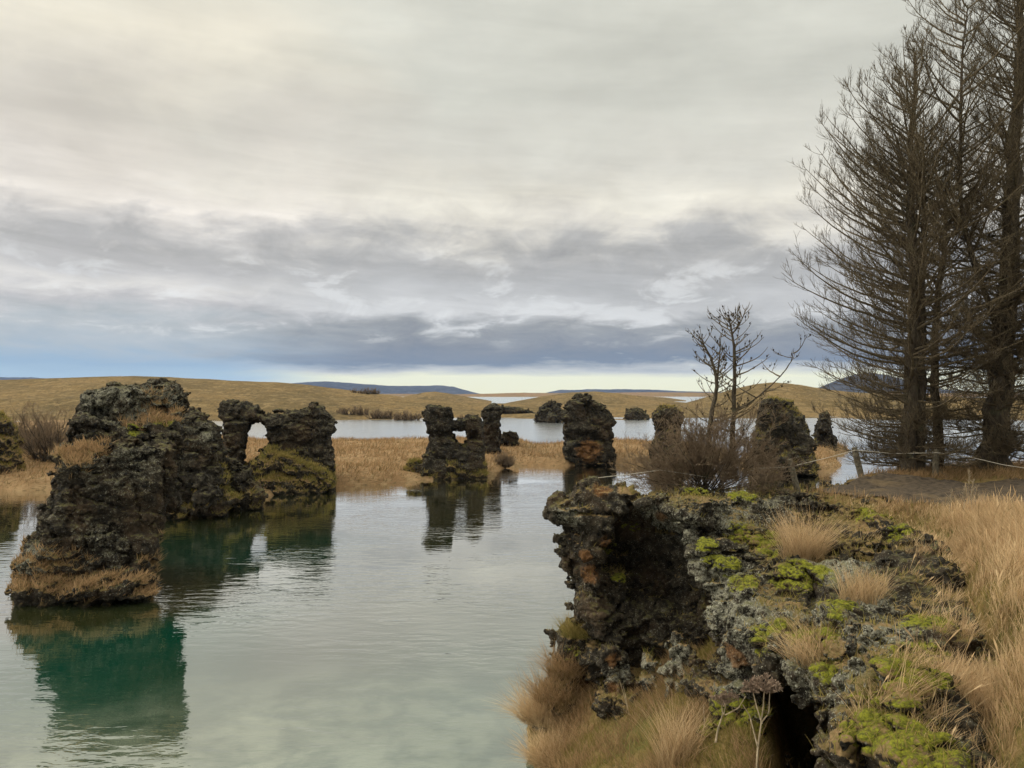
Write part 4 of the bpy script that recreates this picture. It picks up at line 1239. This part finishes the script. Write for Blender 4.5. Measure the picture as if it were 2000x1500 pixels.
def short_grass():
    g = np.random.default_rng(33)
    n = 90000
    x = g.uniform(3.6, 13, n); y = g.uniform(10.5, 18.5, n)
    so = -poly_sdf(x, y, SOIL) + 0.3 * fbm2(x, y, 0.9, 3, 62.0); pd = -poly_sdf(x, y, PATH) + 0.3 * fbm2(x, y, 1.3, 3, 44.0)
    ok = (so > 0.0) & (pd < -0.02) & (x < 0.66 * y + 1) & (fbm2(x, y, 1.6, 3, 63.0) > g.uniform(-0.9, 0.3, n))
    x, y = x[ok], y[ok]
    p = [np.stack([x, y, gz(x, y) - 0.02], 1)]
    o = link_mesh('grass', blades_mesh('grass', np.concatenate(p), 0.20, 0.007, 1.0, 34, rows=4, spread=0.6, droop=0.7), M_GRASS_BANK)
    tag(o, 'short dry grass around the trees and along the path edge', 'grass', kind='stuff')
    n = 60000
    x = g.uniform(0.2, 2.7, n); y = g.uniform(5.5, 13.2, n)
    z = terrace(x, y); din = -poly_sdf(x, y, MASS)
    c = fbm2(x, y, 1.0, 3, 64.0)
    ok = (z > 0.06) & (din < 0.05 + 0.3 * (y > 8.5)) & ~((np.abs(x - 0.363 * y) < 0.42) & (y > 6.7)) & (c > g.uniform(-1.0, 0.1, n))
    x, y, z, c = x[ok], y[ok], z[ok], c[ok]
    pick = fbm2(x, y, 1.4, 3, 65.0) + g.normal(0, 0.25, len(x)) + 0.25 * sstep(1.0, 1.8, x)
    for sel, L, mat, lab in ((pick < 0.05, 0.24, M_GRASS_BANK, 'dry tan grass on the terrace at the foot of the near cliff'), (pick >= 0.05, 0.13, M_GRASS_OLIVE, 'short olive grass on the terrace at the foot of the near cliff')):
        o = link_mesh('grass', blades_mesh('grass', np.stack([x, y, z - 0.02], 1)[sel], L + 0.4 * L * c[sel], 0.0055, 1.0, 35, rows=4, spread=0.7, droop=0.8, wind=(-0.1, -0.05)), mat)
        tag(o, lab, 'grass', kind='stuff')
    # low growth that has rooted on the cliff itself
    w = np.where(_veg > 0.4, _veg, 0) * np.clip(CN[:, 2] - 0.1, 0, 1)
    p, nn = scatter_on(CV, CQ, CN, w, 26000, 36)
    o = link_mesh('grass', blades_mesh('grass', p - 0.01 * nn, 0.12, 0.006, 1.0, 37, rows=3, spread=0.9, droop=0.8), M_GRASS_OLIVE)
    tag(o, 'low olive and tan growth rooted on the ledges of the near cliff', 'grass', kind='stuff')
short_grass()

def tuft(label, px, py, hpx, n, spread, wind, rad, group='grass tufts on the near cliff', mat=None, seed=1, w=0.0045):
    c = hit(px, py)
    if c is None: return
    d = c[1]
    g = np.random.default_rng(seed)
    a = g.uniform(0, 2 * np.pi, n); r = rad * 1.25 * g.random(n) ** 0.6
    base = np.stack([r * np.cos(a), r * np.sin(a) * 0.8, -0.05 + 0 * a], 1)
    o = link_mesh('grass_tuft', blades_mesh('grass_tuft', base, hpx / F * d * 1.3, w, 1.0, seed + 1, rows=6, spread=spread * 1.25, droop=1.0, wind=wind), mat or M_GRASS_TALL)
    o.location = c
    tag(o, label, 'grass tuft', group)
tuft('golden grass tuft on the mossy ledge, blown to the left, below the skyline rocks', 1565, 1092, 88, 900, .5, (.08, 0), .17, seed=51)
tuft('pale reddish upright grass tuft right of the golden tuft on the cliff', 1685, 1170, 62, 450, .3, (.1, 0), .17, seed=53)
tuft('sparse brown grass tuft in the cliff face above the arched cave', 1580, 1285, 75, 260, .5, (-.25, 0), .14, seed=55)
tuft('rusty wispy grass clump on the rocks right of the arched cave', 1740, 1400, 62, 380, .5, (.1, 0), .20, seed=57)
tuft('tall straw tuft on the terrace at the lower edge of the view', 1320, 1490, 105, 420, .3, (.05, 0), .16, seed=59)
tuft('shaggy golden grass clump drooping over the waterline left of the cliff foot', 1062, 1400, 70, 1600, .9, (-.3, -.1), .26, seed=61)
tuft('straw coloured grass clump at the waterline in the lower edge of the view', 1080, 1480, 60, 1300, .9, (-.3, -.1), .26, seed=63)
tuft('olive grass clump on top of the small knoll at the cliff foot', 1130, 1235, 40, 700, .7, (-.1, 0), .18, seed=65, mat=M_GRASS_OLIVE)
tuft('tan grass tuft halfway down the small knoll at the cliff foot', 1105, 1310, 60, 800, .9, (-.2, -.1), .22, seed=75, mat=M_GRASS_BANK)
tuft('dry grass tuft low on the small knoll just above the waterline clump', 1085, 1360, 60, 900, .9, (-.25, -.1), .24, seed=77, mat=M_GRASS_BANK)
tuft('small yellowish tuft on the skyline rim of the cliff beneath the bush', 1405, 955, 22, 300, .6, (0, 0), .14, seed=67)

# dry umbel plants and stalks
def umbel(label, pts_px, d, heads, seed):
    """pts_px: list of stem polylines in picture points at distance d; heads: (px, py, radius)"""
    g = np.random.default_rng(seed)
    root = P(*pts_px[0][0], d)
    t = empty('umbel_plant', root)
    tag(t, label, 'dry plant', 'dry umbel plants at the cliff foot')
    parts = []
    for j, pl in enumerate(pts_px):
        q = np.array([P(a, b, d) + [0, g.uniform(-.04, .04) if j else 0, 0] for a, b in pl]) - root
        k = 12
        tt = np.linspace(0, len(q) - 1, k); i = np.minimum(tt.astype(int), len(q) - 2); f = (tt - i)[:, None]
        q = q[i] * (1 - f) + q[i + 1] * f
        r0 = 0.011 if j == 0 else 0.0065
        parts.append(tubes(q[None], taper(1, k, r0, r0 * 0.6), 6))
    link_mesh('stem', mesh_np('stem', *join(parts)), M_STALK, t)
    for (hx, hy, r) in heads:
        c = P(hx, hy, d) - root
        n = 38
        a = g.uniform(0, 2 * np.pi, n); e = g.uniform(0.1, 1.3, n)
        dr = np.stack([np.cos(a) * np.cos(e), np.sin(a) * np.cos(e), np.sin(e)], 1)
        ln = r * g.uniform(0.6, 1.1, n)
        p0 = np.repeat(c[None], n, 0)
        rays = grow(p0, dr, ln, 4, 0.2, 0.1, g)
        tips = rays[:, -1]
        cp, cd, _, _ = sprout(rays, 5, 0.75, 1.0, 0.9, g)
        sm = grow(cp, cd, np.full(len(cp), r * 0.22), 3, 0.2, 0.2, g)
        link_mesh('seed_head', mesh_np('seed_head', *join([tubes(rays, taper(n, 4, .0022, .0018), 3), tubes(sm, taper(len(sm), 3, .003, .0045), 3)])), M_UMBEL, t)
umbel('taller dry umbel plant with a pale forked stem in front of the arched cave', [[(1478, 1512), (1480, 1460), (1487, 1412)], [(1487, 1412), (1478, 1380), (1470, 1345)], [(1487, 1412), (1489, 1380), (1490, 1345)], [(1487, 1412), (1500, 1390), (1504, 1350)], [(1478, 1458), (1466, 1400), (1450, 1375)]], 6.7, [(1470, 1352, .11), (1490, 1350, .13), (1506, 1354, .10)], 71)
umbel('shorter dry umbel plant with a dark bent stem left of the taller one', [[(1398, 1450), (1402, 1425), (1412, 1395)], [(1412, 1395), (1407, 1370)], [(1412, 1395), (1422, 1372)], [(1415, 1395), (1440, 1380), (1458, 1362)]], 7.6, [(1406, 1376, .10), (1424, 1374, .11)], 73)
def stalks(label, items, group=None, seed=0, head=False):
    g = np.random.default_rng(seed)
    base = None; parts = []
    for pl in items:
        c = hit(*items[0][0]); d = c[1] - 0.02
        q = np.array([P(a, b, d) for a, b in pl])
        if base is None: base = q[0]
        k = 8; tt = np.linspace(0, len(q) - 1, k); i = np.minimum(tt.astype(int), len(q) - 2); f = (tt - i)[:, None]
        q = q[i] * (1 - f) + q[i + 1] * f - base
        parts.append(tubes(q[None], taper(1, k, .0055, .003), 5))
        if head:
            m = 40
            f = g.uniform(0.55, 1, m)[:, None]; pp = q[0] * (1 - f) + q[-1] * f
            s = grow(pp, np.stack([g.normal(0, .5, m), g.normal(0, .5, m), np.ones(m)], 1), np.full(m, .05), 3, .2, .1, g)
            parts.append(tubes(s, taper(m, 3, .003, .0015), 3))
    o = link_mesh('dry_stalk', mesh_np('dry_stalk', *join(parts)), M_STALK)
    o.location = base
    tag(o, label, 'dry stalks', group)
stalks('cluster of pale feathery reed stalks standing above the tall grass near the path', [[(1890, 1015), (1892, 960), (1893, 920)], [(1899, 1018), (1897, 970), (1900, 940)], [(1880, 1012), (1884, 980), (1886, 950)], [(1903, 1020), (1905, 980), (1908, 950)]], None, 5, True)
stalks('pale reed stalk apart on the left of the feathery cluster', [[(1852, 1012), (1856, 985), (1860, 962)]], None, 6, True)
stalks('bleached fallen stick lying on the terrace grass near the water', [[(1092, 1484), (1115, 1474), (1140, 1458)], [(1092, 1484), (1108, 1480), (1122, 1476)]], None, 7)
stalks('bent pale stalk on the terrace left of the umbel plants', [[(1372, 1440), (1376, 1410), (1374, 1376)], [(1366, 1430), (1374, 1429), (1382, 1428)]], None, 8)
stalks('thin bleached stem leaning against the dark cliff foot', [[(1230, 1400), (1222, 1370), (1210, 1328)], [(1226, 1382), (1222, 1360), (1217, 1340)]], None, 9)

# ------------------------------------------------------------------ larches, saplings, bush
def larch(label, base, H, stems, n1, prof, seed, group, twig=1.0, r0=0.2, sec=13, ter=5, bias=None, mats=None, hmin=0.05, cones=0, upc=0.85, slope=(-0.15, 0.9)):
    """stems: list of polylines (local) with radii; branches are dealt to the stems by height; prof(h) = reach in metres"""
    g = np.random.default_rng(seed)
    t = empty('larch_tree', base)
    tag(t, label, 'tree', group)
    parts = []; crown = []; cone_pts = []
    for si, (pl, ra, rb, share) in enumerate(stems):
        pl = np.array(pl, float); k = 26
        tt = np.linspace(0, len(pl) - 1, k); i = np.minimum(tt.astype(int), len(pl) - 2); f = (tt - i)[:, None]
        # Catmull-Rom through the points
        ext = np.concatenate([[2 * pl[0] - pl[1]], pl, [2 * pl[-1] - pl[-2]]])
        p0, p1, p2, p3 = ext[i], ext[i + 1], ext[i + 2], ext[i + 3]
        q = 0.5 * (2 * p1 + (p2 - p0) * f + (2 * p0 - 5 * p1 + 4 * p2 - p3) * f ** 2 + (3 * p1 - p0 - 3 * p2 + p3) * f ** 3)
        q[2:] += g.normal(0, ra * 0.12, (k - 2, 3)) * [1, 1, 0]
        tl = np.linspace(0, 1, k)
        rad = ra * (1 - tl) ** 0.85 + rb
        if q[0, 2] < 0.15: rad = rad * (1 + 0.45 * np.exp(-q[:, 2] / 0.22))
        V, Qd = tubes(q[None], rad[None], 14)
        V = V + unit(V - np.repeat(q, 14, 0)) * (fbm(V * [9, 9, 3] + seed, 3) * np.repeat(rad, 14) * 0.22)[:, None]
        parts.append((V, Qd))
        m = int(n1 * share)
        hf = (np.arange(m) + g.random(m)) / m
        hf = hmin + (1 - hmin) * hf ** 1.05
        x = hf * (k - 1); i = np.minimum(x.astype(int), k - 2); f = (x - i)[:, None]
        bp = q[i] * (1 - f) + q[i + 1] * f
        az = g.uniform(0, 2 * np.pi, m)
        if bias is not None:
            az = np.where(g.random(m) < bias[1], bias[0] + g.normal(0, 0.75, m), az)
        zf = np.clip(bp[:, 2] / H, 0, 1)
        sl = slope[0] + (slope[1] - slope[0]) * zf + g.normal(0, 0.12, m)
        d0 = np.stack([np.cos(az), np.sin(az), sl], 1)
        L = prof(zf) * g.uniform(0.4, 1.12, m)
        br = grow(bp, d0, L, 10, upc * (0.5 + 0.5 * zf), 0.07, g, 1.7)
        rb1 = np.clip(0.016 * L + 0.004, 0.006, 0.05) * twig
        crown.append(tubes(br, taper(m, 10, rb1, 0.0035 * twig), 5))
        p, d, par, tt2 = sprout(br, sec, 0.12, 0.97, 0.75, g, 0.2)
        kp = g.random(len(par)) < np.clip(L[par] / 1.5, 0.22, 1)
        p, d, par, tt2 = p[kp], d[kp], par[kp], tt2[kp]
        L2 = (0.38 * L[par] * (1 - 0.75 * tt2) + 0.07) * g.uniform(0.5, 1.2, len(par))
        b2 = grow(p, d + [0, 0, .15], L2, 6, 0.7, 0.10, g, 1.3)
        crown.append(tubes(b2, taper(len(b2), 6, 0.0062 * twig, 0.0028 * twig), 3))
        p, d, par2, tt3 = sprout(b2, ter, 0.15, 0.98, 0.7, g)
        L3 = (0.38 * L2[par2] * (1 - 0.5 * tt3) + 0.05) * g.uniform(0.5, 1.2, len(par2))
        b3 = grow(p, d + [0, 0, .2], L3, 4, 0.5, 0.10, g)
        crown.append(tubes(b3, taper(len(b3), 4, 0.0040 * twig, 0.0022 * twig), 3))
        if cones:
            kk = g.choice(len(b2), min(len(b2), int(cones * share)), replace=False)
            cone_pts.append(b2[kk, 3])
    link_mesh('trunk', mesh_np('trunk', *join(parts)), (mats or (M_BARK, M_TWIG))[0], t)
    link_mesh('crown', mesh_np('crown', *join(crown)), (mats or (M_BARK, M_TWIG))[1], t)
    if cones:
        cp = np.concatenate(cone_pts)
        n = len(cp)
        pl = np.stack([cp, cp + [0, 0, .012], cp + [0, 0, .026], cp + [0, 0, .036]], 1)
        rr = np.tile([.004, .013, .011, .002], (n, 1)) * g.uniform(.8, 1.2, n)[:, None]
        c = link_mesh('cone', mesh_np('cone', *tubes(pl, rr, 5)), M_CONE, t)
        tag(c, kind='stuff')
    return t

def at(px, d):
    x = (px - 1000) / F * d
    return np.array([x, d, float(gz(np.array([x]), np.array([d]))[0]) - 0.05])
def local(base, pts, d):
    return [P(a, b, d + dy) - base for a, b, dy in pts]

D1 = 14.7
b1 = at(1775, D1)
larch('slimmer bare larch with a pointed top standing left of the thick trunked one', b1, 7.7, [
    (local(b1, [(1772, 925, 0), (1772, 860, 0), (1782, 700, 0), (1786, 560, 0), (1778, 400, 0), (1782, 250, 0), (1786, 95, 0)], D1), .135, .012, .50),
    (local(b1, [(1790, 925, .1), (1796, 840, .1), (1800, 700, .15), (1800, 560, .2), (1806, 450, .25), (1802, 380, .2), (1796, 330, .2)], D1), .10, .010, .26),
    (local(b1, [(1832, 915, .5), (1832, 850, .5), (1826, 720, .5), (1830, 600, .5), (1842, 500, .5), (1846, 430, .5), (1842, 370, .5)], D1), .085, .010, .24),
  ], 380, lambda z: np.interp(z, [0, .12, .28, .45, .63, .78, .9, 1], [1.2, 1.75, 2.45, 2.45, 2.35, 1.75, .95, .3]), 81, 'bare larch trees by the fence', sec=15, ter=8, bias=(math.pi, .36), twig=0.72, upc=1.0)
D2 = 14.9
b2 = at(1942, D2)
larch('tallest bare larch with a thick rough trunk, its top beyond the upper edge', b2, 10.2, [
    (local(b2, [(1940, 935, 0), (1945, 850, 0), (1955, 720, 0), (1970, 560, 0), (1975, 380, 0), (1988, 180, 0), (1995, 0, 0), (2000, -160, 0)], D2), .235, .014, .66),
    (local(b2, [(1955, 700, 0), (1940, 620, -.1), (1905, 520, -.2), (1880, 420, -.2), (1875, 280, -.2), (1880, 120, -.2), (1890, 10, -.2)], D2), .055, .008, .19),
    (local(b2, [(1965, 760, 0), (1985, 700, .1), (2020, 620, .2), (2050, 480, .2), (2055, 300, .2)], D2), .09, .010, .15),
  ], 560, lambda z: np.interp(z, [0, .08, .2, .4, .6, .8, .93, 1], [1.1, 1.6, 2.0, 2.0, 1.75, 1.45, 1.0, .3]), 83, 'bare larch trees by the fence', sec=15, ter=8, hmin=.06, twig=0.72, upc=1.05)
D3 = 14.0
b3 = at(1384, D3); b3[2] = P(1384, 905, D3)[2]
CM = (M_BARK, M_TWIG)
larch('shorter leaning larch sapling with cones rising out of the bush', b3, 2.4, [
    (local(b3, [(1384, 935, 0), (1384, 870, 0), (1392, 800, 0), (1400, 750, 0), (1392, 710, 0), (1378, 680, 0), (1368, 660, 0)], D3), .045, .005, .75),
    (local(b3, [(1398, 765, 0), (1402, 730, 0), (1406, 690, 0), (1408, 650, 0)], D3), .018, .004, .25)],
  46, lambda z: np.interp(z, [0, .3, .5, .8, 1], [.85, .85, .7, .45, .12]), 85, 'larch saplings in the bush', sec=6, ter=2, hmin=.2, cones=190, twig=.9, upc=1.1, slope=(-.1, .6))
b4 = at(1432, D3); b4[2] = P(1432, 905, D3)[2]
larch('taller straight larch sapling with cones rising out of the bush', b4, 2.8, [
    (local(b4, [(1430, 935, 0), (1431, 860, 0), (1434, 780, 0), (1434, 700, 0), (1430, 650, 0), (1424, 625, 0)], D3), .045, .005, .8),
    (local(b4, [(1434, 800, 0), (1462, 788, 0), (1500, 758, 0), (1530, 728, 0), (1545, 705, 0), (1551, 680, 0)], D3), .012, .003, .12),
    (local(b4, [(1430, 652, 0), (1440, 640, 0), (1450, 622, 0), (1456, 602, 0)], D3), .012, .003, .2)],
  56, lambda z: np.interp(z, [0, .3, .5, .8, 1], [.9, .95, .75, .5, .15]), 87, 'larch saplings in the bush', sec=6, ter=2, hmin=.22, cones=230, twig=.9, upc=1.0, slope=(0, .6))

def bush(label, px, py, d, wpx, hpx, n0, seed, group=None, mat=None, tw=1.0, name='bare_bush', lv=(7, 6, 4), wide=0.0):
    g = np.random.default_rng(seed)
    c = P(px, py, d)
    t = empty(name, c)
    tag(t, label, 'bush', group)
    R = wpx / F * d * 0.5; Hh = hpx / F * d
    a = g.uniform(0, 2 * np.pi, n0); e = 1.4 * g.random(n0) ** 1.25
    dr = np.stack([np.cos(a) * np.cos(e), np.sin(a) * np.cos(e) * 0.8, np.sin(e) * 0.9], 1)
    L = np.sqrt((R * np.cos(e)) ** 2 + (Hh * np.sin(e)) ** 2) * g.uniform(0.6, 1.0, n0) * 0.85
    p0 = np.stack([g.normal(0, .06 * R, n0), g.normal(0, .06 * R, n0), np.zeros(n0)], 1)
    if wide:
        p0[:, :2] = g.uniform(-1, 1, (n0, 2)) * [R * wide, R * wide * 0.35]
        L = Hh * g.uniform(0.45, 1.0, n0) * np.sqrt(np.clip(1 - (p0[:, 0] / (R * 1.05)) ** 2, 0.1, 1))
        dr[:, 2] = np.abs(dr[:, 2]) + 0.45
    b0 = grow(p0, dr, L, 8, 0.15, 0.12, g)
    st = tubes(b0, taper(n0, 8, (0.006 + 0.008 * L) * tw, 0.004 * tw), 6)
    tws = []
    prev, Lp = b0, L
    for j, per in enumerate(lv):
        p, dd, par, tt = sprout(prev, per, 0.2, 1.0, 0.7, g)
        Ln = (0.42 * Lp[par] * (1 - 0.35 * tt) + 0.03) * g.uniform(0.5, 1.2, len(par))
        nb = grow(p, dd + [0, 0, .1], Ln, 5, 0.30, 0.20, g)
        r = (0.0058, 0.0042, 0.0034, .003)[j] * tw
        tws.append(tubes(nb, taper(len(nb), 5, r, r * 0.6), 3))
        prev, Lp = nb, Ln
    link_mesh('stem', mesh_np('stem', *st), M_BARK, t)
    link_mesh('twigs', mesh_np('twigs', *join(tws)), mat or M_BUSH, t)
    return t
bush('wide tangled bare bush growing at the rim behind the near cliff', 1375, 962, 13.4, 430, 190, 64, 91, tw=0.72, lv=(11, 7, 4))
bush('brownish bare bush crowding left of the hunched mossy stack', 1465, 915, 16.5, 150, 90, 22, 93, tw=1.1, lv=(6, 6, 3))

# fence of posts and rope
def fence():
    t = empty('rope_fence', P(1545, 940, 13.9))
    org = np.array(t.location)
    tag(t, 'low fence of weathered posts strung with pale rope along the path', 'fence')
    tops = []
    for (x0, y0, x1, y1, d, r) in [(1676, 898, 1668, 874, 14.4, .055), (1827, 932, 1828, 878, 14.2, .055), (1556, 944, 1542, 897, 13.8, .05)]:
        a, b = P(x0, y0 + 8, d), P(x1, y1, d)
        zg = float(gz(a[:1], a[1:2])[0]) - 0.12
        a = b + (a - b) * (b[2] - zg) / (b[2] - a[2])
        g = np.random.default_rng(int(x0))
        k = 9
        tt = np.linspace(0, 1, k)[:, None]
        q = a * (1 - tt) + b * tt - org
        rad = np.full(k, r); rad[-1] = r * 0.82
        V, Qd = tubes(q[None], rad[None], 10)
        V = V + unit(V - np.repeat(q, 10, 0)) * (fbm(V * [14, 14, 4], 3) * r * 0.15)[:, None]
        capi = len(V) + np.zeros(10, int)
        top = np.arange((k - 1) * 10, k * 10)
        V = np.concatenate([V, q[-1:] + [0, 0, .006]])
        Qc = np.stack([top, np.roll(top, -1), capi, capi], 1)
        me = bpy.data.meshes.new('post')
        me.from_pydata(V.tolist(), [], Qd.tolist() + [[int(u), int(v), int(w)] for u, v, w, _ in Qc])
        link_mesh('post', me, M_POST, t)
        tops.append(b)
    # rope from the prow of the cliff along the posts, with sags
    run = [P(1160, 934, 11.5), P(1232, 926, 12.2), P(1290, 918, 13.2), P(1350, 927, 13.2), P(1412, 937, 13.3), P(1480, 915, 13.6), tops[2] + [0, -.05, -.12], P(1620, 893, 14.2), tops[0] + [0, -.06, -.04],
           P(1745, 886, 14.3), tops[1] + [0, -.06, -.05], P(1900, 894, 13.9), P(1960, 908, 13.6), P(2080, 926, 13.2)]
    q = np.array(run) - org
    k = 120; tt = np.linspace(0, len(q) - 1, k); i = np.minimum(tt.astype(int), len(q) - 2); f = (tt - i)[:, None]
    link_mesh('rope', mesh_np('rope', *tubes((q[i] * (1 - f) + q[i + 1] * f)[None], np.full((1, k), .0055), 6)), M_ROPE, t)
fence()

# shrubs on the far shore
def on_land(px, d_guess, key):
    x = (px - 1000) / F
    r = LAND_BVH[key].ray_cast(Vector((x * d_guess, d_guess, 60)), Vector((0, 0, -1)))
    return None if r[0] is None else np.array(r[0])
def shore_bush(label, px, d, wpx, hpx, seed, key=None, n0=80, mat=None, group='bare shrubs on the far moor', tw=None, lv=(6, 5, 3), z=None):
    if key: c = on_land(px, d, key)
    else: c = np.array([(px - 1000) / F * d, d, float(spit_height(np.array([(px - 1000) / F * d]), np.array([float(d)]))[0]) if z is None else z])
    if c is None: return
    py = HOR - (c[2] - CAM_Z) * F / d
    bush(label, px, py, d, wpx, hpx, n0, seed, group, mat, tw or d / 40.0, 'bare_shrub', lv, 0.6)
for i, (lab, px, d, w, h, key) in enumerate([
    ('broad purplish bare shrub, farther of the two between the grassy knoll and the tallest stack', 70, 62, 130, 85, None),
    ('tall thin bare shrub between the grassy knoll and the tallest stack', 92, 52, 90, 125, None),
    ('bare twiggy shrub patch on the brow of the long hill', 715, 236, 84, 13, 'far'),
    ('brown bare thicket at the far waterline left of the castle shaped stack', 795, 160, 80, 22, 'far'),
    ('dark bare thicket on the far shore right of the arch', 690, 172, 100, 18, 'far'),
    ('small bare thicket on the far shore between the arch and the castle shaped stack', 745, 166, 70, 20, 'far'),
    ('brown brush behind the arch pillar on the hill foot', 460, 170, 70, 20, 'far'),
    ('dark brush on the far shore right of the slim pillar', 1130, 165, 90, 14, 'far'),
    ('dark brush between castle shaped stack and slim pillar on the far shore', 915, 170, 60, 12, 'far'),
    ('pale bare shrub on the spit right of the castle shaped stack', 985, 56, 36, 30, None),
    ]):
    shore_bush(lab, px, d, w, h, 200 + i, key)
